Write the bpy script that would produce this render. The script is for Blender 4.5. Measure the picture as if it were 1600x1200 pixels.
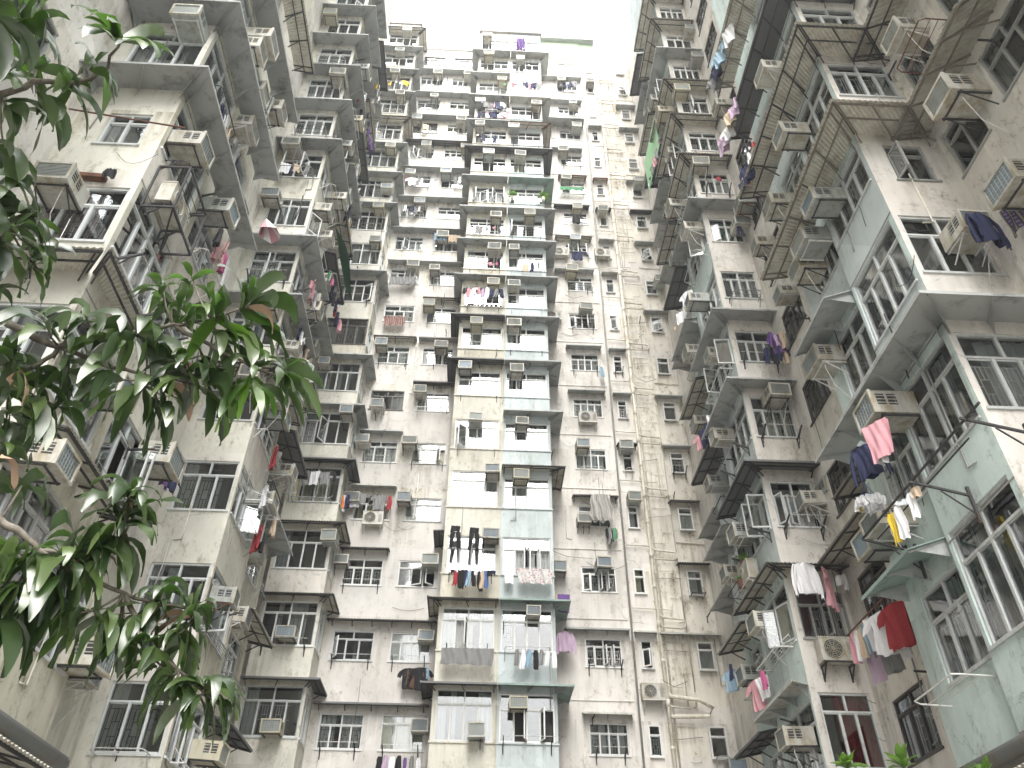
import bpy, math, random
from mathutils import Vector, Matrix, noise
for o in list(bpy.data.objects): bpy.data.objects.remove(o)
SC = bpy.context.scene
COL = SC.collection
R = math.radians
# ------------------------------------------------------------------ camera
cam = bpy.data.cameras.new('camera'); co = bpy.data.objects.new('camera', cam); COL.objects.link(co)
cam.sensor_width = 36; cam.lens = 27.81; cam.clip_start = 0.05; cam.clip_end = 2000
rt = Vector((0.99889, -0.04613, 0.00979)); up = Vector((-0.03694, -0.63616, 0.77067)); fw = Vector((0.02932, 0.77018, 0.63716))
m = Matrix((rt, up, -fw)).transposed().to_4x4(); m.translation = (0, 0, 1.6)
co.matrix_world = m; SC.camera = co
# ------------------------------------------------------------------ light: bright overcast sky
SUN_EL, SUN_ROT = R(47), R(186)
w = bpy.data.worlds.new('World'); SC.world = w; w.use_nodes = True
nt = w.node_tree; bg = nt.nodes['Background']
sky = nt.nodes.new('ShaderNodeTexSky'); sky.sky_type = 'NISHITA'; sky.sun_disc = False
sky.sun_elevation = SUN_EL; sky.sun_rotation = SUN_ROT; sky.air_density = 1.5; sky.dust_density = 6; sky.ozone_density = 1
mixn = nt.nodes.new('ShaderNodeMixRGB'); mixn.inputs[0].default_value = 0.82; mixn.inputs[2].default_value = (9.6, 9.6, 9.6, 1)
nt.links.new(sky.outputs[0], mixn.inputs[1]); nt.links.new(mixn.outputs[0], bg.inputs[0]); bg.inputs[1].default_value = 0.074
sl = bpy.data.lights.new('sun', 'SUN'); sl.energy = 1.4; sl.angle = R(48); sl.color = (1, .985, .965)
so = bpy.data.objects.new('sun', sl); COL.objects.link(so)
so.rotation_euler = Vector((-math.sin(SUN_ROT) * math.cos(SUN_EL), -math.cos(SUN_ROT) * math.cos(SUN_EL) * -1, math.sin(SUN_EL))).to_track_quat('Z', 'Y').to_euler()
SC.view_settings.view_transform = 'Standard'; SC.view_settings.look = 'None'; SC.view_settings.exposure = 2.55; SC.view_settings.gamma = 1
SC.cycles.max_bounces = 10; SC.cycles.diffuse_bounces = 7; SC.cycles.glossy_bounces = 3; SC.cycles.transparent_max_bounces = 12
SC.cycles.volume_bounces = 0; SC.cycles.use_denoising = True
# ------------------------------------------------------------------ materials
MATS = {}
def newmat(name):
    mt = bpy.data.materials.new(name); mt.use_nodes = True; MATS[name] = mt
    return mt, mt.node_tree.nodes, mt.node_tree.links, mt.node_tree.nodes['Principled BSDF']
def ramp(N, stops):
    r = N.new('ShaderNodeValToRGB'); e = r.color_ramp.elements
    while len(e) < len(stops): e.new(0.5)
    for i, (p, c) in enumerate(stops): e[i].position = p; e[i].color = (c, c, c, 1) if not isinstance(c, tuple) else c + (1,)
    return r
def plaster(name, base, dirt=(.22, .19, .14), amt=.55, rough=.85, streak=1.0):
    """painted render: repainted patches, mottled tone, vertical run-off streaks, mould speckle, hairline cracks"""
    mt, N, L, P = newmat(name)
    g = N.new('ShaderNodeNewGeometry')
    def mapped(scale3):
        mp = N.new('ShaderNodeMapping'); mp.inputs['Scale'].default_value = scale3; L.new(g.outputs['Position'], mp.inputs[0]); return mp.outputs[0]
    def noi(sc, det, scale3, rgh=.6):
        n = N.new('ShaderNodeTexNoise'); n.inputs['Scale'].default_value = sc; n.inputs['Detail'].default_value = det; n.inputs['Roughness'].default_value = rgh
        L.new(mapped(scale3), n.inputs[0]); return n
    def math_(op, a_, b_):
        m_ = N.new('ShaderNodeMath'); m_.operation = op
        for i, v in enumerate((a_, b_)):
            if isinstance(v, (int, float)): m_.inputs[i].default_value = v
            else: L.new(v, m_.inputs[i])
        return m_.outputs[0]
    def mix(f, a_, b_):
        c = N.new('ShaderNodeMixRGB')
        for i, v in enumerate((f, a_, b_)):
            if isinstance(v, tuple): c.inputs[i].default_value = v + (1,)
            elif isinstance(v, (int, float)): c.inputs[i].default_value = v
            else: L.new(v, c.inputs[i])
        return c.outputs[0]
    def rmp(src, lo, hi, inv=False):
        r = ramp(N, [(lo, 1 if inv else 0), (hi, 0 if inv else 1)]); L.new(src, r.inputs[0]); return r.outputs[0]
    n1 = noi(.5, 6, (1, 1, .7)).outputs[0]; n2 = noi(3.4, 5, (1, 1, .09), .6).outputs[0]; n3 = noi(.8, 7, (1, 1, 1), .7).outputs[0]; n4 = noi(7, 7, (1, 1, .6), .75).outputs[0]; n6 = noi(1.6, 8, (1, 1, .5), .72).outputs[0]
    col = mix(rmp(n1, .38, .62), tuple(b_ * .84 for b_ in base), tuple(min(1, b_ * 1.08) for b_ in base))
    vo = N.new('ShaderNodeTexVoronoi'); vo.distance = 'CHEBYCHEV'; vo.inputs['Scale'].default_value = .42; L.new(mapped((1, 1, .8)), vo.inputs[0])
    sep = N.new('ShaderNodeSeparateColor'); L.new(vo.outputs['Color'], sep.inputs[0])
    hs = N.new('ShaderNodeHueSaturation'); L.new(col, hs.inputs['Color']); L.new(math_('MULTIPLY_ADD', sep.outputs[0], .16), hs.inputs['Value']); hs.inputs['Value'].links[0].from_node.inputs[2].default_value = .91
    col = hs.outputs[0]
    st = math_('MULTIPLY', rmp(n2, .50, .68), rmp(n3, .42, .6)); col = mix(math_('MULTIPLY', st, amt * streak * .85), col, dirt)
    sp = N.new('ShaderNodeSeparateXYZ'); L.new(g.outputs['Position'], sp.inputs[0])
    ph = math_('FRACT', math_('MULTIPLY', math_('SUBTRACT', 34.26, sp.outputs[2]), 1 / 2.72), 0.0)
    wt = math_('POWER', math_('SUBTRACT', 1.0, ph), 2.2); n7 = noi(5.5, 4, (1, 1, .05), .55).outputs[0]
    run = math_('MULTIPLY', math_('MULTIPLY', rmp(n7, .46, .66), wt), rmp(n1, .36, .56)); col = mix(math_('MULTIPLY', run, amt * 1.1), col, dirt)
    mo = math_('MULTIPLY', rmp(n4, .52, .64), rmp(n6, .46, .58)); col = mix(math_('MULTIPLY', mo, amt), col, tuple(d * .7 for d in dirt))
    col = mix(math_('MULTIPLY', rmp(n6, .54, .70), amt * .45), col, dirt)
    ve = N.new('ShaderNodeTexVoronoi'); ve.feature = 'DISTANCE_TO_EDGE'; ve.inputs['Scale'].default_value = .75
    va = N.new('ShaderNodeVectorMath'); va.operation = 'MULTIPLY_ADD'; L.new(noi(2.2, 5, (1, 1, 1), .7).outputs[1], va.inputs[0]); va.inputs[1].default_value = (.7, .7, .7); L.new(mapped((1, 1, .7)), va.inputs[2]); L.new(va.outputs[0], ve.inputs[0])
    ck_ = math_('MULTIPLY', rmp(ve.outputs[0], .0, .012, True), rmp(n3, .5, .56)); col = mix(math_('MULTIPLY', ck_, .5), col, tuple(d * .5 for d in dirt))
    L.new(col, P.inputs['Base Color']); P.inputs['Roughness'].default_value = rough
    b = N.new('ShaderNodeBump'); b.inputs['Strength'].default_value = .35; b.inputs['Distance'].default_value = .03
    L.new(math_('ADD', n3, math_('MULTIPLY', n4, .35)), b.inputs['Height']); L.new(b.outputs[0], P.inputs['Normal'])
    return mt
def simple(name, col, rough=.6, metal=0, var=.12, sc=6, bump=0, sheen=0):
    mt, N, L, P = newmat(name)
    g = N.new('ShaderNodeNewGeometry'); n = N.new('ShaderNodeTexNoise'); n.inputs['Scale'].default_value = sc; n.inputs['Detail'].default_value = 5
    L.new(g.outputs['Position'], n.inputs[0])
    oi = N.new('ShaderNodeObjectInfo'); ad = N.new('ShaderNodeMath'); ad.operation = 'MULTIPLY_ADD'; ad.inputs[1].default_value = .5; L.new(oi.outputs['Random'], ad.inputs[0]); 
    mm = N.new('ShaderNodeMath'); mm.operation = 'MULTIPLY'; mm.inputs[1].default_value = .5; L.new(n.outputs[0], mm.inputs[0]); L.new(mm.outputs[0], ad.inputs[2])
    c = N.new('ShaderNodeMixRGB'); c.inputs[1].default_value = tuple(b * (1 - var) for b in col) + (1,); c.inputs[2].default_value = tuple(min(1, b * (1 + var)) for b in col) + (1,)
    L.new(ad.outputs[0], c.inputs[0]); L.new(c.outputs[0], P.inputs['Base Color'])
    P.inputs['Roughness'].default_value = rough; P.inputs['Metallic'].default_value = metal
    if bump:
        b = N.new('ShaderNodeBump'); b.inputs['Strength'].default_value = bump; b.inputs['Distance'].default_value = .02; L.new(n.outputs[0], b.inputs['Height']); L.new(b.outputs[0], P.inputs['Normal'])
    return mt
def dirty(name, col, dirt, lo=.5, hi=.7, rough=.55, sc=5, metal=0, z=.4):
    """paint or plastic with weathered patches"""
    mt, N, L, P = newmat(name)
    g = N.new('ShaderNodeNewGeometry'); mp = N.new('ShaderNodeMapping'); mp.inputs['Scale'].default_value = (1, 1, z); L.new(g.outputs['Position'], mp.inputs[0])
    n = N.new('ShaderNodeTexNoise'); n.inputs['Scale'].default_value = sc; n.inputs['Detail'].default_value = 7; n.inputs['Roughness'].default_value = .7; L.new(mp.outputs[0], n.inputs[0])
    r = ramp(N, [(lo, 0), (hi, 1)]); L.new(n.outputs[0], r.inputs[0])
    c = N.new('ShaderNodeMixRGB'); c.inputs[1].default_value = col + (1,); c.inputs[2].default_value = dirt + (1,); L.new(r.outputs[0], c.inputs[0])
    oi = N.new('ShaderNodeObjectInfo'); hs = N.new('ShaderNodeHueSaturation'); mr = N.new('ShaderNodeMapRange'); mr.inputs[3].default_value = .82; mr.inputs[4].default_value = 1.12
    L.new(oi.outputs['Random'], mr.inputs[0]); L.new(mr.outputs[0], hs.inputs['Value']); L.new(c.outputs[0], hs.inputs['Color'])
    L.new(hs.outputs[0], P.inputs['Base Color']); P.inputs['Roughness'].default_value = rough; P.inputs['Metallic'].default_value = metal
    return mt
plaster('pink', (.67, .645, .61), streak=1.0, amt=.5)
plaster('pink_light', (.71, .69, .66), amt=.4)
plaster('pink_mould', (.69, .665, .60), dirt=(.2, .155, .09), amt=.85)
plaster('cream', (.67, .655, .58), dirt=(.20, .17, .10), amt=.6)
plaster('cream_mould', (.62, .595, .50), dirt=(.18, .155, .11), amt=.85)
plaster('blue', (.57, .635, .645), dirt=(.20, .22, .2), amt=.4)
plaster('mint', (.58, .68, .665), dirt=(.15, .17, .13), amt=.5)
plaster('mint_dark', (.28, .40, .36), dirt=(.12, .14, .10), amt=.6)
plaster('beige', (.67, .64, .59), dirt=(.18, .15, .10), amt=.6)
plaster('white_wall', (.66, .65, .62), dirt=(.25, .22, .18), amt=.45)
plaster('green_wall', (.34, .46, .30), dirt=(.3, .3, .25), amt=.5)
plaster('concrete', (.30, .29, .27), dirt=(.10, .10, .09), amt=.7)
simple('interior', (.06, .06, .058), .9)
dirty('alu', (.55, .57, .57), (.34, .35, .34), .5, .75, .45, 4)
dirty('alu_white', (.66, .67, .66), (.5, .49, .45), .55, .8, .45, 4)
dirty('alu_grey', (.30, .31, .30), (.19, .19, .18), .5, .75, .5, 4)
dirty('bronze', (.07, .065, .06), (.12, .10, .08), .5, .8, .5, 4)
dirty('sheet_grey', (.41, .425, .42), (.13, .13, .12), .52, .72, .6, 2.2, z=1)
dirty('sheet_dark', (.15, .16, .165), (.16, .11, .07), .5, .75, .65, 3, z=1)
dirty('sheet_mint', (.30, .40, .37), (.13, .15, .12), .5, .75, .6, 2.5, z=1)
dirty('sheet_white', (.52, .53, .50), (.28, .24, .18), .5, .7, .6, 2.5, z=1)
dirty('corr', (.42, .41, .36), (.18, .14, .09), .45, .7, .7, 2.5, z=1)
_c = MATS['corr']; _N = _c.node_tree.nodes; _L = _c.node_tree.links; _t = _N.new('ShaderNodeBsdfTranslucent'); _t.inputs[0].default_value = (.5, .48, .40, 1); _m = _N.new('ShaderNodeMixShader'); _m.inputs[0].default_value = .12
_L.new(_N['Principled BSDF'].outputs[0], _m.inputs[1]); _L.new(_t.outputs[0], _m.inputs[2]); _L.new(_m.outputs[0], _N['Material Output'].inputs[0])
dirty('iron', (.05, .05, .052), (.12, .06, .03), .6, .8, .7, 8)
dirty('old_frame', (.20, .18, .15), (.10, .07, .05), .5, .75, .7, 8)
dirty('rust', (.16, .065, .04), (.06, .04, .035), .45, .7, .85, 9)
dirty('rail_white', (.62, .62, .60), (.32, .22, .15), .55, .75, .5, 9)
dirty('ac_white', (.53, .525, .485), (.33, .28, .19), .42, .64, .5, 5)
dirty('ac_yellow', (.50, .47, .36), (.34, .28, .18), .5, .75, .6, 5)
dirty('ac_grey', (.36, .38, .36), (.20, .19, .15), .48, .7, .6, 5)
simple('ac_vent', (.035, .038, .04), .6); simple('ac_mesh', (.16, .21, .25), .5, var=.5); simple('ac_mesh2', (.22, .24, .23), .6, var=.5)
dirty('pipe', (.66, .64, .56), (.36, .29, .19), .48, .72, .6, 5)
dirty('pipe_grey', (.33, .33, .32), (.2, .18, .15), .48, .72, .6, 5)
simple('cable', (.03, .03, .03), .6); simple('tarp', (.36, .35, .33), .45, var=.3, bump=.6, sc=9); simple('net_green', (.02, .13, .06), .8)
dirty('plastic_green', (.30, .62, .33), (.45, .65, .45), .4, .7, .5, 3)
def cloth(name, col, var=.1): simple(name, col, .9, var=var, sc=14)
for n_, c_ in dict(cl_black=(.015, .015, .018), cl_navy=(.02, .025, .07), cl_blue=(.08, .14, .32), cl_sky=(.28, .40, .50), cl_white=(.75, .75, .77), cl_grey=(.22, .22, .22), cl_brown=(.13, .075, .045),
                   cl_red=(.34, .035, .045), cl_pink=(.58, .30, .34), cl_magenta=(.42, .10, .22), cl_purple=(.14, .07, .24), cl_lilac=(.50, .38, .50), cl_yellow=(.70, .52, .06), cl_green=(.10, .28, .15), cl_beige=(.55, .44, .33), cl_orange=(.7, .2, .04)).items(): cloth(n_, c_)
def curtain(name, col):
    mt, N, L, P = newmat(name); P.inputs['Base Color'].default_value = col + (1,); P.inputs['Roughness'].default_value = .9
    t = N.new('ShaderNodeBsdfTranslucent'); t.inputs[0].default_value = col + (1,); mx = N.new('ShaderNodeMixShader'); mx.inputs[0].default_value = .15
    L.new(P.outputs[0], mx.inputs[1]); L.new(t.outputs[0], mx.inputs[2]); L.new(mx.outputs[0], N['Material Output'].inputs[0])
curtain('cur_white', (.54, .55, .54)); curtain('cur_cream', (.62, .60, .44)); curtain('cur_grey', (.44, .46, .46)); curtain('cur_pink', (.60, .50, .52)); curtain('cur_green', (.03, .17, .10)); curtain('cur_red', (.30, .008, .012)); curtain('cur_blue', (.25, .34, .42))
def pattern(name, base, spots, sc, kind='floral'):
    mt, N, L, P = newmat(name); tc = N.new('ShaderNodeTexCoord')
    cur = None
    if kind == 'floral':
        last = base + (1,)
        for i, s in enumerate(spots):
            v = N.new('ShaderNodeTexVoronoi'); v.inputs['Scale'].default_value = sc * (1 + .23 * i); v.inputs['Randomness'].default_value = 1
            mp = N.new('ShaderNodeMapping'); mp.inputs['Location'].default_value = (i * 3.1, i * 1.7, 0); L.new(tc.outputs['Object'], mp.inputs[0]); L.new(mp.outputs[0], v.inputs[0])
            r = ramp(N, [(.22, 1), (.3, 0)]); L.new(v.outputs['Distance'], r.inputs[0])
            c = N.new('ShaderNodeMixRGB'); L.new(r.outputs[0], c.inputs[0])
            if cur is None: c.inputs[1].default_value = last
            else: L.new(cur, c.inputs[1])
            c.inputs[2].default_value = s + (1,); cur = c.outputs[0]
    else:
        for i, s in enumerate(spots):
            wv = N.new('ShaderNodeTexWave'); wv.bands_direction = 'X' if i % 2 == 0 else 'Z'; wv.inputs['Scale'].default_value = sc * (1 + .4 * i); L.new(tc.outputs['Object'], wv.inputs[0])
            r = ramp(N, [(.72, 0), (.78, 1)]); L.new(wv.outputs[1], r.inputs[0])
            c = N.new('ShaderNodeMixRGB'); L.new(r.outputs[0], c.inputs[0])
            if cur is None: c.inputs[1].default_value = base + (1,)
            else: L.new(cur, c.inputs[1])
            c.inputs[2].default_value = s + (1,); cur = c.outputs[0]
    L.new(cur, P.inputs['Base Color']); P.inputs['Roughness'].default_value = .9
pattern('cl_floral', (.62, .61, .60), [(.55, .16, .20), (.16, .2, .22), (.60, .38, .38)], 11)
pattern('cl_plaid', (.10, .06, .14), [(.30, .26, .10), (.22, .2, .3), (.05, .05, .10)], 2.6, 'plaid')
pattern('cl_stripe', (.32, .16, .12), [(.5, .38, .36), (.08, .05, .05)], 3.2, 'plaid')
def glass():
    mt, N, L, P = newmat('glass'); out = N['Material Output']; N.remove(P)
    t = N.new('ShaderNodeBsdfTransparent'); t.inputs[0].default_value = (.80, .84, .83, 1)
    g = N.new('ShaderNodeBsdfGlossy'); g.inputs['Roughness'].default_value = .04; g.inputs[0].default_value = (.9, .93, .95, 1)
    f = N.new('ShaderNodeFresnel'); f.inputs[0].default_value = 1.62
    ma = N.new('ShaderNodeMath'); ma.operation = 'MULTIPLY_ADD'; ma.inputs[1].default_value = 1.3; ma.inputs[2].default_value = .12; ma.use_clamp = True
    ge = N.new('ShaderNodeNewGeometry'); n = N.new('ShaderNodeTexNoise'); n.inputs['Scale'].default_value = 1.4; b = N.new('ShaderNodeBump'); b.inputs['Strength'].default_value = .08; b.inputs['Distance'].default_value = .03
    L.new(ge.outputs['Position'], n.inputs[0]); L.new(n.outputs[0], b.inputs['Height']); L.new(b.outputs[0], g.inputs['Normal'])
    mx = N.new('ShaderNodeMixShader'); L.new(f.outputs[0], ma.inputs[0]); L.new(ma.outputs[0], mx.inputs[0]); L.new(t.outputs[0], mx.inputs[1]); L.new(g.outputs[0], mx.inputs[2])
    L.new(mx.outputs[0], out.inputs[0])
glass()
def leafmat(name, c1, c2, trans, cu=None):
    mt, N, L, P = newmat(name)
    ge = N.new('ShaderNodeNewGeometry'); at = N.new('ShaderNodeAttribute'); at.attribute_name = 'tone'
    c = N.new('ShaderNodeMixRGB'); c.inputs[1].default_value = c1 + (1,); c.inputs[2].default_value = c2 + (1,); L.new(at.outputs['Fac'], c.inputs[0])
    L.new(c.outputs[0], P.inputs['Base Color']); P.inputs['Roughness'].default_value = .34; P.inputs['IOR'].default_value = 1.55; P.inputs['Specular IOR Level'].default_value = 1; P.inputs['Coat Weight'].default_value = .25; P.inputs['Coat Roughness'].default_value = .3
    t = N.new('ShaderNodeBsdfTranslucent'); hs = N.new('ShaderNodeMixRGB'); hs.inputs[1].default_value = trans + (1,); hs.inputs[2].default_value = tuple(min(1, x * 2.2) for x in trans) + (1,); L.new(at.outputs['Fac'], hs.inputs[0]); L.new(hs.outputs[0], t.inputs[0])
    mx = N.new('ShaderNodeMixShader'); mx.inputs[0].default_value = .32; L.new(P.outputs[0], mx.inputs[1]); L.new(t.outputs[0], mx.inputs[2]); L.new(mx.outputs[0], N['Material Output'].inputs[0])
leafmat('leaf', (.028, .052, .018), (.10, .145, .045), (.05, .12, .012)); leafmat('leaf_young', (.06, .14, .02), (.12, .22, .03), (.10, .22, .015))
simple('leaf_dry', (.38, .26, .18), .8); dirty('bark', (.10, .085, .065), (.22, .20, .17), .45, .65, .85, 14)
plaster('paving', (.30, .29, .27), amt=.5)
# ------------------------------------------------------------------ mesh helpers
class MB:
    def __init__(s): s.v = []; s.f = []; s.mi = []; s.mats = []; s.sm = False
    def m(s, name):
        if name not in s.mats: s.mats.append(name)
        return s.mats.index(name)
    def quad(s, a, b, c, d, mat): s.poly([a, b, c, d], mat)
    def poly(s, pts, mat):
        i = len(s.v); s.v += [tuple(p) for p in pts]; s.f.append(tuple(range(i, i + len(pts)))); s.mi.append(s.m(mat))
    def box(s, x0, x1, y0, y1, z0, z1, mat, taper=None):
        i = len(s.v); s.v += [(x0, y0, z0), (x1, y0, z0), (x1, y1, z0), (x0, y1, z0), (x0, y0, z1), (x1, y0, z1), (x1, y1, z1), (x0, y1, z1)]
        for f in ((0, 3, 2, 1), (4, 5, 6, 7), (0, 1, 5, 4), (1, 2, 6, 5), (2, 3, 7, 6), (3, 0, 4, 7)):
            s.f.append(tuple(i + k for k in f)); s.mi.append(s.m(mat))
    def obox(s, p, q, wd, ht, mat, upv=(0, 0, 1)):
        """bar from p to q with a rectangular section"""
        p = Vector(p); q = Vector(q); d = (q - p).normalized(); u = Vector(upv)
        if abs(d.dot(u)) > .95: u = Vector((1, 0, 0))
        sx = d.cross(u).normalized() * wd / 2; sz = sx.cross(d).normalized() * ht / 2
        i = len(s.v)
        for e in (p, q):
            for a, b in ((-1, -1), (1, -1), (1, 1), (-1, 1)): s.v.append(tuple(e + sx * a + sz * b))
        for f in ((0, 1, 2, 3), (7, 6, 5, 4), (0, 4, 5, 1), (1, 5, 6, 2), (2, 6, 7, 3), (3, 7, 4, 0)):
            s.f.append(tuple(i + k for k in f)); s.mi.append(s.m(mat))
    def tube(s, pts, r, mat, n=6, closed=False, r2=None):
        pts = [Vector(p) for p in pts]; rings = []; prev = None
        for k, p in enumerate(pts):
            d = (pts[min(k + 1, len(pts) - 1)] - pts[max(k - 1, 0)]).normalized()
            u = prev if prev is not None else (Vector((0, 0, 1)) if abs(d.z) < .9 else Vector((1, 0, 0)))
            a = (u - d * u.dot(d)).normalized(); prev = a; b = d.cross(a)
            rr = r if r2 is None else r + (r2 - r) * k / (len(pts) - 1)
            i = len(s.v)
            for j in range(n): t = 2 * math.pi * j / n; s.v.append(tuple(p + (a * math.cos(t) + b * math.sin(t)) * rr))
            rings.append(i)
        for k in range(len(rings) - 1):
            for j in range(n):
                s.f.append((rings[k] + j, rings[k] + (j + 1) % n, rings[k + 1] + (j + 1) % n, rings[k + 1] + j)); s.mi.append(s.m(mat))
        for rg, rev in ((rings[0], True), (rings[-1], False)):
            idx = [rg + j for j in range(n)]; s.f.append(tuple(reversed(idx)) if rev else tuple(idx)); s.mi.append(s.m(mat))
    def mesh(s, name, smooth=False):
        if smooth:      # weld coincident corners so the shading runs smoothly
            ix, nv, mp = {}, [], []
            for v in s.v:
                k_ = (round(v[0], 5), round(v[1], 5), round(v[2], 5))
                if k_ not in ix: ix[k_] = len(nv); nv.append(v)
                mp.append(ix[k_])
            fs = [tuple(mp[i] for i in f) for f in s.f]; ok = [len(set(f)) == len(f) for f in fs]
            s.keep = ok; s.v = nv; s.f = [f for f, o_ in zip(fs, ok) if o_]; s.mi = [m_ for m_, o_ in zip(s.mi, ok) if o_]
        me = bpy.data.meshes.new(name); me.from_pydata(s.v, [], s.f)
        for n_ in s.mats: me.materials.append(MATS[n_])
        me.polygons.foreach_set('material_index', s.mi)
        if smooth: me.polygons.foreach_set('use_smooth', [True] * len(s.f))
        me.update(); return me
def link(name, me, parent=None, mat=None, loc=None, rot=None):
    o = bpy.data.objects.new(name, me); COL.objects.link(o)
    if mat is not None: o.matrix_local = mat
    if loc is not None: o.location = loc
    if rot is not None: o.rotation_euler = rot
    if parent is not None: o.parent = parent
    return o
def tag(o, label, cat, group=None):
    o['label'] = label; o['category'] = cat
    if group: o['group'] = group
    return o
def struct(o): o['kind'] = 'structure'; return o
def frame_of(face):   # face = (x, y, angle): local X along the wall, local -Y outward
    x, y, a = face
    return Matrix.Translation((x, y, 0)) @ Matrix.Rotation(R(a), 4, 'Z')
def at(face, u, v, z, turn=0): return frame_of(face) @ Matrix.Translation((u, v, z)) @ Matrix.Rotation(turn, 4, 'Z')
ZT = [8.66, 11.53, 14.30, 17.02, 19.69, 22.40, 25.05, 27.68, 30.25, 32.78, 35.40, 38.10, 40.74, 43.40, 45.97, 48.75, 51.30, 53.9]
def Z(k): return ZT[k] if k >= 0 else 8.66 + 2.75 * k
ORD = ['lowest', 'second', 'third', 'fourth', 'fifth', 'sixth', 'seventh', 'eighth', 'ninth', 'tenth', 'eleventh', 'twelfth', 'thirteenth', 'fourteenth', 'fifteenth', 'sixteenth', 'seventeenth', 'eighteenth']
def rowname(i): return 'lowest row' if i == 0 else ORD[i] + ' row up'
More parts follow.
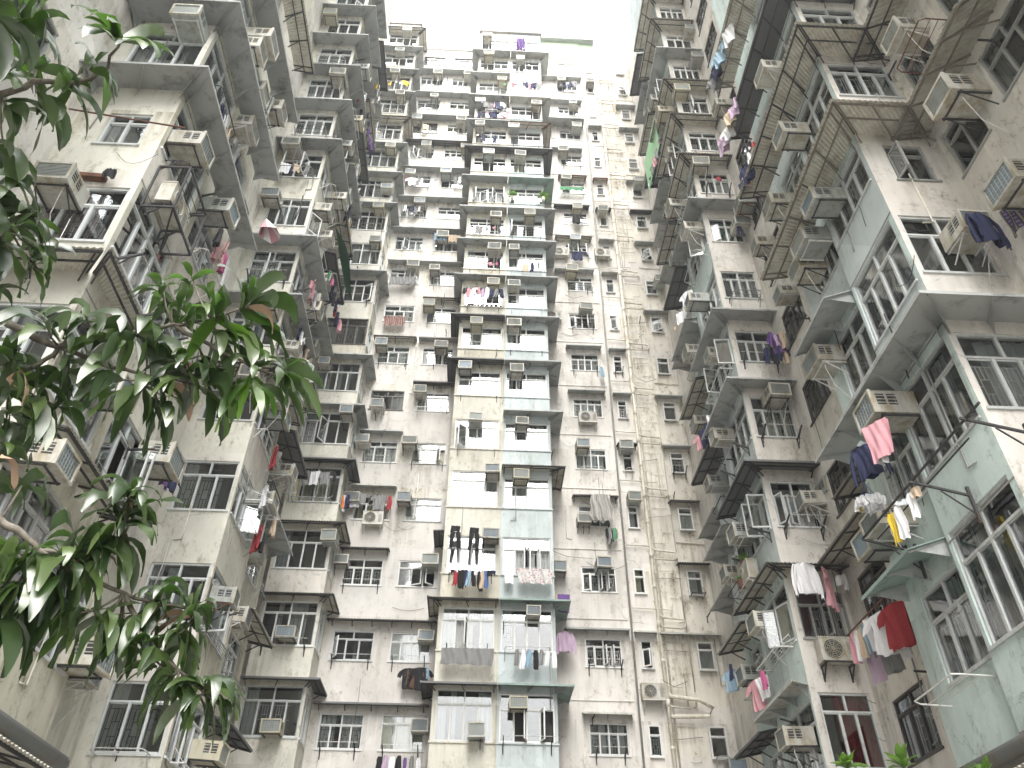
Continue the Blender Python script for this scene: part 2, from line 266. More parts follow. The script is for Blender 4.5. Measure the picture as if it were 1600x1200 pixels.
# ------------------------------------------------------------------ windows
WC = {}
def win_meshes(w, h, style, seed):
    key = (round(w, 2), round(h, 2), style, seed)
    if key in WC: return WC[key]
    rn = random.Random(str(key)); fm, cover, opn = style
    fr, gl, cu, gr, sa, sg = MB(), MB(), MB(), MB(), MB(), MB()
    t = .045; y0, y1 = .03, .10
    fr.box(-.01, w + .01, y0, y1, 0, t, fm); fr.box(-.01, w + .01, y0, y1, h - t, h, fm)
    fr.box(-.01, t, y0, y1, t, h - t, fm); fr.box(w - t, w + .01, y0, y1, t, h - t, fm)
    fr.box(-.04, w + .04, -.035, .03, -.035, .012, fm)
    n = 1 if w < .6 else 2 if w < 1.05 else 3 if w < 1.5 and rn.random() < .45 else 4
    th = h * rn.choice((.27, .30, .34)); zt = h - th
    fr.box(t, w - t, y0 + .002, y1 - .002, zt, zt + t, fm)
    ntop = 1 if n == 1 else 2
    for i in range(1, ntop): x = t + (w - 2 * t) * i / ntop; fr.box(x - t / 2, x + t / 2, y0 + .004, y1 - .004, zt + t, h - t, fm)
    for i in range(1, n): x = t + (w - 2 * t) * i / n; fr.box(x - t * .6, x + t * .6, y0 + .004, y1 - .004, t, zt, fm)
    opened = set()
    if opn:
        for i in range(n):
            if rn.random() < .55: opened.add(i)
        if not opened: opened.add(rn.randrange(n))
    pw = (w - 2 * t) / n
    for i in range(n):
        a, b = t + pw * i, t + pw * (i + 1)
        if i in opened:
            ang = R(rn.choice((25, 40, 60, 75, 85))) ; left = rn.random() < .5; hx = a if left else b; sg_ = 1 if left else -1
            def P(d, z): return (hx + sg_ * d * math.cos(ang), y0 - .01 - d * math.sin(ang), z)
            wd = pw - .01
            for d0, z0, d1, z1 in ((0, t + .02, wd, t + .02), (0, zt - .02, wd, zt - .02), (.015, t, .015, zt), (wd - .015, t, wd - .015, zt)):
                sa.obox(P(d0, z0), P(d1, z1), .03, .045, fm)
            sg.quad(P(.03, t + .04), P(wd - .03, t + .04), P(wd - .03, zt - .04), P(.03, zt - .04), 'glass')
        else:
            s_ = .025
            fr.box(a + .03, b - .03, y0 + .02, y0 + .045, t, t + s_, fm); fr.box(a + .03, b - .03, y0 + .02, y0 + .045, zt - s_, zt, fm)
            gl.quad((a, .07, t), (b, .07, t), (b, .07, zt), (a, .07, zt), 'glass')
    for i in range(ntop):
        a = t + (w - 2 * t) * i / ntop; b = t + (w - 2 * t) * (i + 1) / ntop
        gl.quad((a, .07, zt + t), (b, .07, zt + t), (b, .07, h - t), (a, .07, h - t), 'glass')
    # curtains: folded sheets, each pane strip drawn or open
    def folds(a, b, z0, z1, mat, amp=.018, top=None):
        k = max(3, int((b - a) / .045)); ph = rn.random() * 6
        for j in range(k):
            xa, xb = a + (b - a) * j / k, a + (b - a) * (j + 1) / k
            ya = .20 + amp * math.sin(j * 2.1 + ph) + .01 * rn.random(); yb = .20 + amp * math.sin((j + 1) * 2.1 + ph)
            cu.quad((xa, ya, z0), (xb, yb, z0), (xb, yb, z1), (xa, ya, z1), mat)
    if cover != 'dark':
        for i in range(n):
            a, b = .02 + (w - .04) * i / n, .02 + (w - .04) * (i + 1) / n
            r = rn.random() * (.5 if cover in ('cur_pink', 'cur_cream') else 1)
            if r < .78: folds(a, b - (.0 if rn.random() < .6 else (b - a) * .3), .0, h * rn.choice((1, 1, 1, .97, .72)), cover)
            elif r < .9: folds(a, a + (b - a) * .4, 0, h, cover)
    else:
        if rn.random() < .5: folds(.02, w * .22, 0, h, rn.choice(('cur_grey', 'cur_white')))
        if rn.random() < .5: folds(w * .8, w - .02, 0, h * .98, rn.choice(('cur_grey', 'cur_white')))
    # things on the sill inside, seen through the panes
    for q in range(rn.randrange(0, 4)):
        x = rn.uniform(.08, w - .25); cu.box(x, x + rn.uniform(.06, .2), .26, .34, 0, rn.uniform(.08, .3), rn.choice(('cl_white', 'cl_brown', 'ac_grey', 'cl_red', 'cl_sky', 'interior')))
    # burglar grille with a box-and-bar pattern
    gmat = rn.choice(('rail_white', 'rail_white', 'alu', 'iron'))
    if rn.random() < .58:
        th_ = .013
        for i in range(n):
            a, b = t + pw * i + .04, t + pw * (i + 1) - .04; c = (a + b) / 2; q = (b - a) * .22
            yy = .125
            bars = [((a, 0), (a, zt)), ((b, 0), (b, zt)), ((c - q, .1), (c - q, zt - .1)), ((c + q, .1), (c + q, zt - .1)), ((a, .1), (b, .1)), ((a, zt - .1), (b, zt - .1)), ((c - q, zt * .36), (c + q, zt * .36)), ((c - q, zt * .64), (c + q, zt * .64))]
            if seed % 2: bars += [((c, .1), (c, zt * .36)), ((c, zt * .64), (c, zt - .1)), ((a, zt * .5), (c - q, zt * .5)), ((c + q, zt * .5), (b, zt * .5))]
            for p0, p1 in bars: gr.obox((p0[0], yy, p0[1]), (p1[0], yy, p1[1]), th_, th_, gmat, (0, 1, 0))
    out = {}
    out['window'] = fr.mesh('window'); out['glass'] = gl.mesh('glass') if gl.f else None
    out['curtain'] = cu.mesh('curtain') if cu.f else None; out['grille'] = gr.mesh('grille') if gr.f else None
    if sa.f:
        out['open_sash'] = sa.mesh('open_sash'); sgm = sg.mesh('sash_glass')
        out['sash_glass'] = sgm
    WC[key] = out; return out
def add_window(parent, face, u, z, w, h, rn, cover=None, opn=None, fm=None, detail=True, nvar=8):
    if cover is None: cover = rn.choice(('cur_white', 'cur_white', 'cur_white', 'cur_white', 'dark', 'dark', 'cur_cream', 'cur_grey'))
    if opn is None: opn = rn.random() < .22
    if fm is None: fm = rn.choice(('alu_white', 'alu_white', 'alu', 'alu_white'))
    ms = win_meshes(w, h, (fm, cover, opn), rn.randrange(nvar))
    o = link('window', ms['window'], parent, at(face, u, 0, z))
    for kx in ('glass', 'curtain', 'grille', 'open_sash', 'sash_glass'):
        me = ms.get(kx)
        if me: link('pane' if kx in ('glass', 'sash_glass') else kx, me, o)
    return o
# ------------------------------------------------------------------ walls with real openings
def wall_face(mb, face, U0, U1, Z0, Z1, holes, matfn, depth=.42, reveal=None, ledge=True):
    """facade sheet with rectangular openings (u0,u1,z0,z1), reveals and a dark room behind each"""
    M = frame_of(face)
    us = sorted({U0, U1} | {h[0] for h in holes} | {h[1] for h in holes}); zs = sorted({Z0, Z1} | {h[2] for h in holes} | {h[3] for h in holes} | {Z(k) - 1.18 for k in range(-3, 18) if Z0 < Z(k) - 1.18 < Z1})
    def p(u, v, z): return tuple(M @ Vector((u, v, z)))
    for j in range(len(zs) - 1):
        za, zb = zs[j], zs[j + 1]; zc = (za + zb) / 2; run = None
        for i in range(len(us) - 1):
            ua, ub = us[i], us[i + 1]; uc = (ua + ub) / 2
            solid = not any(h[0] < uc < h[1] and h[2] < zc < h[3] for h in holes)
            if solid:
                if run is None: run = ua
                end = ub
            if run is not None and (not solid or i == len(us) - 2):
                e = end; mb.quad(p(run, 0, za), p(e, 0, za), p(e, 0, zb), p(run, 0, zb), matfn((run + e) / 2, zc)); run = None
    for h in holes:
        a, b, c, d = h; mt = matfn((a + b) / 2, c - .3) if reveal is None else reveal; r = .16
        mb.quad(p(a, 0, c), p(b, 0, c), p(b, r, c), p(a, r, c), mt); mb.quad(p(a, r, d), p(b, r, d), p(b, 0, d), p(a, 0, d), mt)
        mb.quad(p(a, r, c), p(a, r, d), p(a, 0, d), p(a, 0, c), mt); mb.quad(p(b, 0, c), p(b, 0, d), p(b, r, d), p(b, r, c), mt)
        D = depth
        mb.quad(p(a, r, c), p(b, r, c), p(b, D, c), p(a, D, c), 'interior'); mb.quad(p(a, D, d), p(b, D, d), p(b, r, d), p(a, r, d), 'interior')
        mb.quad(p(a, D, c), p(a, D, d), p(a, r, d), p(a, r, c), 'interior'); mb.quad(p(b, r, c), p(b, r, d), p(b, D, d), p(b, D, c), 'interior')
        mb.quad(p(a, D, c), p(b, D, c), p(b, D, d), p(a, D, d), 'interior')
def plain(mb, a, b, z0, z1, mat):   # plain vertical sheet between two plan points
    mb.quad((a[0], a[1], z0), (b[0], b[1], z0), (b[0], b[1], z1), (a[0], a[1], z1), mat)
# ------------------------------------------------------------------ canopies
CC = {}
def canopy(parent, face, u, z, w, d, kind='sheet_grey', wl=0, wr=0, slope=.22, name='canopy'):
    """wl / wr: outer corner runs past the end (mitred corner) by that much"""
    key = (round(w, 2), round(d, 2), kind, round(wl, 2), round(wr, 2), round(slope, 2))
    if key not in CC:
        mb, sf = MB(), MB(); dz = -d * slope; th = .018
        fmat = 'old_frame' if kind == 'corr_pale' else 'iron' if kind in ('corr', 'sheet_dark') else ('rust' if kind == 'corr_rust' else 'sheet_grey')
        mk = 'corr' if kind.startswith('corr') else kind
        def P(s, t, o=0):   # s along 0..1, t outward 0..1
            x = -wl * t + s * (w + (wl + wr) * t); return (x, -d * t, dz * t + o)
        if kind.startswith('corr'):
            n = max(8, int((w + wl + wr) / .05)); pr = None
            for j in range(n + 1):
                o = .016 * (1 if j % 2 else -1); c = (P(j / n, 0, o), P(j / n, 1.03, o))
                if pr: mb.quad(pr[0], c[0], c[1], pr[1], mk)
                pr = c
        else:
            c = [P(0, 0), P(1, 0), P(1, 1), P(0, 1)]; t_ = [tuple(Vector(q) + Vector((0, 0, th))) for q in c]
            mb.poly(c[::-1], mk); mb.poly(t_, mk)
            for a in range(4): b = (a + 1) % 4; mb.quad(c[a], c[b], t_[b], t_[a], mk)
            a, b = P(0, 1), P(1, 1)
            mb.obox(a, b, .012, .06, mk)
        nb = max(2, int(w / .75) + 1)
        for j in range(nb):
            s = (.04 + .92 * j / (nb - 1)); a = P(s, 0, -.02); b = P(s, .93, -.02); c = (a[0], -.01, -.22 - .12 * (d > .6))
            e = P(s, .55, -.02)
            if kind.startswith('corr') or kind == 'sheet_dark': sf.obox(a, b, .03, .03, fmat); sf.obox(c, e, .025, .025, fmat)
            else: sf.poly([a, P(s, .8, -.02), c], 'sheet_grey'); sf.obox(a, b, .02, .03, 'sheet_grey')
        if kind.startswith('corr') or kind == 'sheet_dark':
            sf.obox(P(0, .93, -.03), P(1, .93, -.03), .03, .045, fmat); sf.obox(P(0, .5, -.03), P(1, .5, -.03), .025, .03, fmat)
            for s in (0, 1): sf.obox(P(s, .0, -.025), P(s, .95, -.025), .03, .035, fmat)
        CC[key] = (mb.mesh('canopy'), sf.mesh('support_frame'))
    a, b = CC[key]
    o = link(name, a, parent, at(face, u, 0, z)); link('support_frame', b, o)
    return o
# ------------------------------------------------------------------ air conditioners
AC = {}
def ac_proto(v):
    if v in AC: return AC[v]
    rn = random.Random(v * 7 + 1); w, h, d = (.58, .38, .62) if v < 6 else (.52, .35, .5)
    body = ('ac_white', 'ac_white', 'ac_grey', 'ac_yellow', 'ac_white', 'ac_grey', 'ac_white', 'ac_grey')[v % 8]
    b, g, k = MB(), MB(), MB(); e = .012
    b.box(-w / 2, w / 2, -d, .05, 0, h, body)
    for (x0, x1, z0, z1) in ((-w / 2 - e, w / 2 + e, 0 - e, .03), (-w / 2 - e, w / 2 + e, h - .03, h + e), (-w / 2 - e, -w / 2 + .03, .03, h - .03), (w / 2 - .03, w / 2 + e, .03, h - .03)):
        b.box(x0, x1, -d - .03, -d + .02, z0, z1, 'ac_white' if body != 'ac_yellow' else 'ac_yellow')
    b.box(-w / 2 - .004, w / 2 + .004, -d * .45, -d * .44, -.004, h + .004, 'ac_grey')
    for s in (-1, 1):      # side vents
        x = s * (w / 2 + .003)
        for q in range(2):
            y0 = -d + .07 + q * .17; 
            g.box(min(x, x - s * .012), max(x, x - s * .012), y0, y0 + .13, h * .35, h - .06, 'ac_vent')
            for j in range(3): g.box(min(x, x + s * .004), max(x, x + s * .004), y0, y0 + .13, h * .42 + j * .06, h * .42 + j * .06 + .012, body)
    for q in range(2): g.box(-w / 2 + .05 + q * (w / 2 - .03), -w / 2 + .05 + q * (w / 2 - .03) + w / 2 - .09, -d + .07, -d + .24, h - .006, h + .004, 'ac_vent')
    mm = 'ac_mesh' if v % 2 == 0 else 'ac_mesh2'
    g.quad((-w / 2 + .03, -d - .004, .03), (w / 2 - .03, -d - .004, .03), (w / 2 - .03, -d - .004, h - .03), (-w / 2 + .03, -d - .004, h - .03), mm)
    if v % 3 == 0:
        for j in range(1, 7): x = -w / 2 + .03 + (w - .06) * j / 7; g.box(x - .004, x + .004, -d - .014, -d - .006, .03, h - .03, 'ac_grey')
        for j in range(1, 5): z = .03 + (h - .06) * j / 5; g.box(-w / 2 + .03, w / 2 - .03, -d - .012, -d - .005, z - .004, z + .004, 'ac_grey')
    elif v % 3 == 1:
        for j in range(1, 9): z = .03 + (h - .06) * j / 9; g.box(-w / 2 + .03, w / 2 - .03, -d - .016, -d - .005, z - .006, z + .006, 'ac_grey')
    bm = rn.choice(('rail_white', 'iron', 'rail_white', 'rust'))
    for s in (-1, 1):
        k.obox((s * w * .42, .05, -.02), (s * w * .42, -d * .86, -.02), .025, .025, bm); (k.obox((s * w * .42, 0, -.3), (s * w * .42, -d * .75, -.03), .018, .018, bm) if v % 3 == 1 else None)
    k.obox((-w * .48, -d * .8, -.02), (w * .48, -d * .8, -.02), .022, .022, bm)
    if v in (1, 4): k.tube([(w * .3, -d * .7, 0), (w * .34, -d * .75, -.15), (w * .2, -d * .5, -.5), (w * .25, -.02, -.9)], .009, 'rail_white', 5)
    AC[v] = (b.mesh('air_conditioner'), g.mesh('vent_grille'), k.mesh('bracket')); return AC[v]
def add_ac(face, u, z, v, label, group='window air conditioners on the facades', scale=1.0, out=0):
    a, g, k = ac_proto(v)
    rr = random.Random(label); M = at(face, u, -out, z, rr.uniform(-.04, .04)) @ Matrix.Rotation(rr.uniform(0, .07), 4, 'X') @ Matrix.Rotation(rr.uniform(-.025, .025), 4, 'Y') @ Matrix.Diagonal((scale * rr.uniform(.88, 1.1), scale * rr.uniform(.8, 1.08), scale * rr.uniform(.9, 1.08), 1))
    o = link('air_conditioner', a, None, M); link('vent_grille', g, o); link('bracket', k, o); tag(o, label, 'air conditioner', group); return o
CD = {}
def add_condenser(face, u, z, label, rustc=False):
    if rustc not in CD:
        b, g, k = MB(), MB(), MB(); w, h, d = .78, .52, .28; bm = 'iron' if rustc else 'rail_white'
        b.box(-w / 2, w / 2, -d - .08, -.08, 0, h, 'ac_white'); b.box(-w / 2 - .01, w / 2 + .01, -d - .09, -.07, h - .02, h + .012, 'ac_white')
        cx, cz, r = -w * .14, h * .5, .21
        n = 24
        for j in range(n):
            t0, t1 = 2 * math.pi * j / n, 2 * math.pi * (j + 1) / n
            g.poly([(cx, -d - .083, cz), (cx + r * math.cos(t0), -d - .083, cz + r * math.sin(t0)), (cx + r * math.cos(t1), -d - .083, cz + r * math.sin(t1))], 'ac_vent')
        for q in range(1, 6):
            rr = r * q / 5; g.tube([(cx + rr * math.cos(2 * math.pi * j / n), -d - .095, cz + rr * math.sin(2 * math.pi * j / n)) for j in range(n + 1)], .006 if q < 5 else .014, 'ac_white', 4)
        for j in range(5): t = math.pi * j / 5; g.obox((cx - r * math.cos(t), -d - .095, cz - r * math.sin(t)), (cx + r * math.cos(t), -d - .095, cz + r * math.sin(t)), .008, .008, 'ac_white')
        for j in range(8): g.box(w * .27, w * .45, -d - .09, -d - .082, .08 + j * .045, .095 + j * .045, 'ac_grey')
        for s in (-1, 1):
            k.obox((s * w * .4, 0, -.03), (s * w * .4, -d - .12, -.03), .035, .035, bm); k.obox((s * w * .4, 0, -.32), (s * w * .4, -d, -.05), .03, .03, bm); k.obox((s * w * .4, -.01, -.36), (s * w * .4, -.01, .0), .03, .03, bm)
        k.obox((-w * .5, -d - .1, -.03), (w * .5, -d - .1, -.03), .03, .03, bm)
        CD[rustc] = (b.mesh('air_conditioner_condenser'), g.mesh('fan_grille'), k.mesh('bracket'))
    a, g, k = CD[rustc]; o = link('outdoor_condenser', a, None, at(face, u, 0, z)); link('fan_grille', g, o); link('bracket', k, o); tag(o, label, 'condenser unit', 'split air conditioner condensers'); return o
# ------------------------------------------------------------------ racks, poles, laundry
RK = {}
def add_rack(face, u, z, w, label, kind='rail', d=.45, mat='rail_white'):
    key = (round(w, 1), kind, round(d, 2), mat)
    if key not in RK:
        a, b = MB(), MB()
        if kind == 'rail':       # U shaped rail standing out from the wall with 3 rods
            a.tube([(0, 0, 0), (0, -d * .8, .02), (.06, -d, .04), (w - .06, -d, .04), (w, -d * .8, .02), (w, 0, 0)], .014, mat, 6)
            for j in (.35, .65): b.tube([(0, -d * j, .01), (w, -d * j, .01)], .008, mat, 5)
            if d < .55:
                for x in (0, w): b.obox((x, 0, -.28), (x, -d * .6, -.01), .02, .02, mat)
        elif kind == 'prongs':    # two dark brackets with poles across
            for x in (0, w): a.obox((x, 0, 0), (x, -d, .16), .03, .045, mat); b.obox((x, 0, -.22), (x, -d * .55, .06), .018, .018, mat); a.obox((x, -.012, -.26), (x, -.012, .05), .03, .03, mat)
            b.tube([(-.1, -d * .95, .17), (w + .12, -d * .95, .18)], .011, 'rail_white', 5)
        else:                     # ladder frame
            a.obox((0, 0, 0), (0, -d, 0), .025, .025, mat); a.obox((w, 0, 0), (w, -d, 0), .025, .025, mat); a.obox((0, -d, 0), (w, -d, 0), .025, .025, mat)
            for j in range(1, 5): b.tube([(0, -d * j / 5, 0), (w, -d * j / 5, 0)], .007, mat, 5)
            for x in (0, w): b.obox((x, 0, .35), (x, -d, 0), .014, .014, mat)
        RK[key] = (a.mesh('drying_rack'), b.mesh('rod_set'))
    a, b = RK[key]; o = link('drying_rack', a, None, at(face, u, 0, z)); link('crossbar', b, o); tag(o, label, 'drying rack', 'laundry drying racks'); return o
GC = {}
def garment_mesh(kind, mat, seed):
    key = (kind, mat, seed % 3)
    if key in GC: return GC[key]
    rn = random.Random(str(key)); mb = MB()
    def grid(rows, nx, amp, y0=0, ph=0, fr=9):
        prev = None; nx = nx * 2; amp *= 1.5; R_ = []
        for i in range(len(rows) - 1):
            for q in range(3): R_.append(tuple(rows[i][c] + (rows[i + 1][c] - rows[i][c]) * q / 3 for c in range(3)))
        R_.append(rows[-1]); p2 = rn.uniform(0, 6); sw = rn.uniform(-.06, .06)
        for zi, (z, a, b) in enumerate(R_):
            cur = []; t_ = zi / len(R_); mid = (a + b) / 2
            for j in range(nx + 1):
                s = j / nx; x = a + (b - a) * s; x = mid + (x - mid) * (1 - .10 * t_ * abs(math.sin(p2))) + sw * t_ * t_
                y = y0 + amp * (.25 + .9 * t_) * math.sin(fr * s + ph + 1.3 * math.sin(z * 4 + p2)) + amp * .35 * math.sin(fr * 2.3 * s + z * 9 + p2)
                cur.append(Vector((x, y, z + .02 * math.sin(5 * s + p2) * t_ + rn.uniform(-.003, .003))))
            if prev:
                for j in range(nx): mb.quad(prev[j], prev[j + 1], cur[j + 1], cur[j], mat)
            prev = cur
    if kind == 'shirt':
        for y0, ph in ((-.02, 0), (.03, 2)):
            grid([(0, -.07, .07), (-.03, -.2, .2), (-.12, -.22, .22), (-.25, -.2, .2), (-.42, -.21, .21), (-.58, -.22, .22), (-.64, -.21, .22)], 8, .022, y0, ph)
        for s in (-1, 1): grid([(-.03, s * .19, s * .2), (-.08, s * .16, s * .30), (-.18, s * .20, s * .36), (-.27, s * .25, s * .37)], 3, .015)
        mb.tube([(0, 0, .09), (.03, 0, .06), (0, 0, .0)], .006, 'rail_white', 4)
    elif kind == 'blouse':   # long sleeved, sleeves hanging down
        for y0, ph in ((-.02, 0), (.03, 2)): grid([(0, -.06, .06), (-.05, -.2, .2), (-.3, -.19, .19), (-.6, -.22, .22)], 8, .03, y0, ph)
        for s in (-1, 1): grid([(-.04, s * .16, s * .22), (-.2, s * .2, s * .29), (-.45, s * .23, s * .32), (-.68, s * .24, s * .31)], 3, .02)
    elif kind == 'trousers':
        grid([(0, -.18, .18), (-.1, -.19, .19), (-.28, -.2, .2)], 8, .025); 
        for s in (-1, 1): grid([(-.28, s * .0, s * .2), (-.5, s * .04, s * .21), (-.75, s * .07, s * .22), (-1.0, s * .09, s * .22)], 4, .03, 0, s)
        for s in (-1, 1): grid([(-.25, s * .0, s * .2), (-.5, s * .04, s * .2), (-.97, s * .09, s * .21)], 4, .03, .04, s + 1)
    elif kind == 'towel': grid([(0, -.2, .2), (-.2, -.2, .2), (-.4, -.19, .2), (-.62, -.2, .19)], 8, .02); grid([(0, -.2, .2), (-.35, -.19, .19)], 8, .02, .06, 1)
    elif kind == 'slim': grid([(0, -.05, .05), (-.1, -.09, .08), (-.35, -.08, .09), (-.6, -.1, .07)], 5, .03); grid([(0, -.05, .05), (-.3, -.09, .09), (-.52, -.06, .08)], 5, .03, .05, 2)
    elif kind == 'small': grid([(0, -.08, .08), (-.08, -.11, .11), (-.2, -.09, .1)], 5, .02); grid([(0, -.07, .07), (-.16, -.08, .09)], 5, .02, .03, 1)
    elif kind == 'sheet': grid([(0, -.5, .5), (-.15, -.5, .5), (-.35, -.49, .5), (-.55, -.5, .49)], 26, .03, 0, 0, 22); grid([(0, -.5, .5), (-.4, -.49, .49)], 26, .03, .07, 1, 20)
    elif kind == 'tarp': grid([(0, -.35, .38), (-.3, -.42, .4), (-.6, -.4, .46), (-.95, -.47, .44), (-1.15, -.38, .5)], 16, .07, 0, 0, 17)
    GC[key] = mb.mesh('garment', True); return GC[key]
CN = dict(cl_black='black', cl_navy='navy blue', cl_blue='bright blue', cl_sky='sky blue', cl_white='white', cl_grey='grey', cl_brown='brown', cl_red='red', cl_pink='pink', cl_magenta='magenta', cl_purple='purple', cl_lilac='lilac', cl_yellow='yellow', cl_green='green', cl_beige='beige', cl_orange='orange', cl_floral='floral patterned', cl_plaid='dark plaid', cl_stripe='brown striped', tarp='translucent grey plastic', net_green='dark green')
KN = dict(shirt='shirt', blouse='long sleeved top', trousers='pair of trousers', towel='towel', slim='slim garment', small='small garment', sheet='blanket', tarp='sheet')
KO = dict(shirt='hanging_shirt', blouse='hanging_blouse', trousers='hanging_trousers', towel='hanging_towel', slim='hanging_garment', small='hanging_garment', sheet='hanging_blanket', tarp='hanging_sheet')
def hang(face, u, v, z, kind, mat, where, seed=0, sc=1.0, turn=0, tilt=0, sx=1):
    me = garment_mesh(kind, mat, seed)
    M = at(face, u, -v, z, turn) @ Matrix.Rotation(tilt, 4, 'Y') @ Matrix.Diagonal((sc * sx, sc, sc, 1))
    o = link(KO[kind], me, None, M); lab = CN[mat] + ' ' + KN[kind] + ' hung ' + where
    tag(o, lab, {'sheet': 'blanket', 'tarp': 'plastic sheet'}.get(kind, 'laundry'), 'laundry hanging outside the windows'); return o
def laundry(face, u0, u1, v, z, items, where, rn, turn=None):
    n = len(items)
    for i, it in enumerate(items):
        kind, mat = it[0], it[1]; u = u0 + (u1 - u0) * (i + .5) / n
        tn = (rn.uniform(-.5, .5) if kind not in ('sheet',) else 0) if turn is None else turn + rn.uniform(-.2, .2)
        hang(face, u, v + rn.uniform(-.06, .06), z + rn.uniform(-.05, .03), kind, 'cl_' + mat if mat not in ('tarp', 'net_green') else mat, where, rn.randrange(9), rn.choice((.7, .85, .95, 1.05, 1.15)) * rn.uniform(.92, 1.05) if kind != 'sheet' else 1, tn, rn.uniform(-.12, .12) if kind != 'sheet' else rn.uniform(-.03, .03), sx=(u1 - u0) / n if kind == 'sheet' else 1)

# ================================================================== BUILDINGS
def building(name, label):
    o = bpy.data.objects.new(name, None); COL.objects.link(o); tag(o, label, 'apartment block', 'apartment blocks round the courtyard'); return o
def levels(k0, k1): return list(range(k0, k1 + 1))
NO = tuple([-99])
class Col:
    """one column of windows, one per storey"""
    def __init__(s, b, face, u, w, ks, h, words, dz=0, seed=0, cover={}, opn=(), fm={}, cov=None):
        s.face, s.u, s.w, s.words, s.dz, s.ks, s.h = face, u, w, words, dz, ks, h
        s.rn = random.Random(seed * 31 + 5); s.k0 = ks[0]
        for k in ks:
            c = cover.get(k) or (s.rn.choice(cov) if cov else None)
            add_window(b, face, u, Z(k) + dz, w, s.H(k), s.rn, c, True if k in opn else (None if s.rn.random() < .35 and opn is not NO else False), fm.get(k))
        s.holes = [(u, u + w, Z(k) + dz, Z(k) + dz + s.H(k)) for k in ks]
    def H(s, k): return s.h.get(k, s.h[None]) if isinstance(s.h, dict) else s.h
    def row(s, k): return rowname(k - s.k0)
    def ac(s, table, out=0):
        for k, (f, dz) in table.items():
            v = s.rn.randrange(8); pos = 'left of' if f < .34 else 'middle of' if f < .67 else 'right of'
            zz = Z(k) + s.dz + (s.H(k) - .42 if dz is None else dz)
            col = {3: 'yellowed', 2: 'grey', 5: 'grey', 7: 'grey'}.get(v, 'white')
            add_ac(s.face, s.u + s.w * f, zz, v, f'{col} air conditioner at {pos} {s.words}, {s.row(k)}', out=out)
    def rack(s, table):
        for k, kind in table.items():
            mt = 'iron' if kind == 'prongs' else s.rn.choice(('rail_white', 'rail_white', 'iron', 'alu_grey'))
            a = s.w * s.rn.uniform(.05, .15)
            add_rack(s.face, s.u + a, Z(k) + s.dz - s.rn.uniform(.02, .12), s.w - 2 * a, f'{"dark bracket" if kind == "prongs" else "metal"} laundry rack below {s.words}, {s.row(k)}', kind, s.rn.choice((.3, .42, .5)), mt)
    def wash(s, table, v=.38):
        for k, (f0, f1, dz, items) in table.items():
            laundry(s.face, s.u + s.w * f0, s.u + s.w * f1, v, Z(k) + s.dz + dz, items, f'outside {s.words}, {s.row(k)}', s.rn)
def rnd_items(rn, n, pal=('black', 'navy', 'white', 'grey', 'black', 'sky', 'pink', 'lilac', 'beige', 'red', 'white')):
    return [(rn.choice(('slim', 'small', 'shirt', 'slim', 'towel')), rn.choice(pal)) for _ in range(n)]

K = levels(-1, 16); KV = levels(0, 16)
FB = (0, 26, 0); FP = (0, 27.2, 0)
# ---------------------------------------------------------------- back block, left part
B1 = building('apartment_block', 'pinkish block at the back, left of the tower, with a cream corner bay')
P1 = Col(B1, FP, -5.12, 1.44, K, {None: 1.06, 0: 1.12}, 'the left pink wall windows', seed=1, opn=(1, 8, 9), fm={5: 'bronze', 16: 'bronze', 13: 'bronze'}, cover={1: 'dark', 5: 'dark', 2: 'dark'})
P2 = Col(B1, FP, -3.10, 1.42, K, {None: 1.04, 0: 1.12}, 'the windows left of the cream bay', seed=2, opn=(4,), fm={16: 'bronze'}, cover={2: 'dark'})
FL3 = (0, 26, 0); FL3S = (-5.45, 0, 90)
L3 = Col(B1, FL3, -7.38, 1.86, K, {None: 1.56}, 'the cream corner bay', seed=3, fm={6: 'bronze', 0: 'alu'}, opn=(4, 3, 12), cover={0: 'dark', 6: 'dark', 4: 'dark', 5: 'cur_grey'})
L3s = Col(B1, FL3S, 26.08, .95, K, {None: 1.56}, 'the narrow side of the cream corner bay', seed=4)
mb = MB()
pk = lambda u, z: random.Random(int((z + 20) * 3.7) + (7 if u > -3.4 else 0)).choice(('pink', 'pink', 'pink_light', 'pink', 'pink_mould'))
wall_face(mb, FP, -5.45, -1.43, 0, 53.3, P1.holes + P2.holes, pk)
ck = lambda u, z: random.Random(int((z + 20) * 1.9)).choice(('cream', 'cream', 'cream_mould', 'beige'))
wall_face(mb, FL3, -7.5, -5.45, 0, 54.2, L3.holes, ck); wall_face(mb, FL3S, 26, 27.2, 0, 54.2, L3s.holes, ck)
plain(mb, (-9, 27.2), (-7.5, 27.2), 0, 53, 'pink'); plain(mb, (-7.5, 26), (-7.5, 27.2), 0, 54.2, 'cream')
mb.box(-9.2, -1.43, 27.75, 34, 0, 53.1, 'concrete'); mb.box(-7.6, -5.35, 25.9, 28.3, 54.2, 54.3, 'concrete'); mb.box(-7.5, -5.45, 27.2, 28.3, 52.9, 54.2, 'concrete')
mb.box(-5.35, -1.5, 27.12, 27.24, 53.3, 53.5, 'pink_light')
link('wall', mb.mesh('wall'), B1)
for k, kind, a, b_ in ((0, 'sheet_dark', -5.35, -1.6), (1, 'corr', -5.35, -1.55), (2, 'corr', -5.3, -3.5), (3, 'sheet_white', -5.3, -3.5), (4, 'sheet_grey', -5.3, -3.5), (5, 'sheet_dark', -3.3, -1.55), (6, 'corr', -5.35, -3.4), (6.01, 'sheet_grey', -3.3, -1.5), (7, 'corr', -3.3, -1.55), (8, 'sheet_grey', -5.3, -1.5)):
    canopy(B1, FP, a, Z(int(k)) + 1.42, b_ - a, .42, kind)
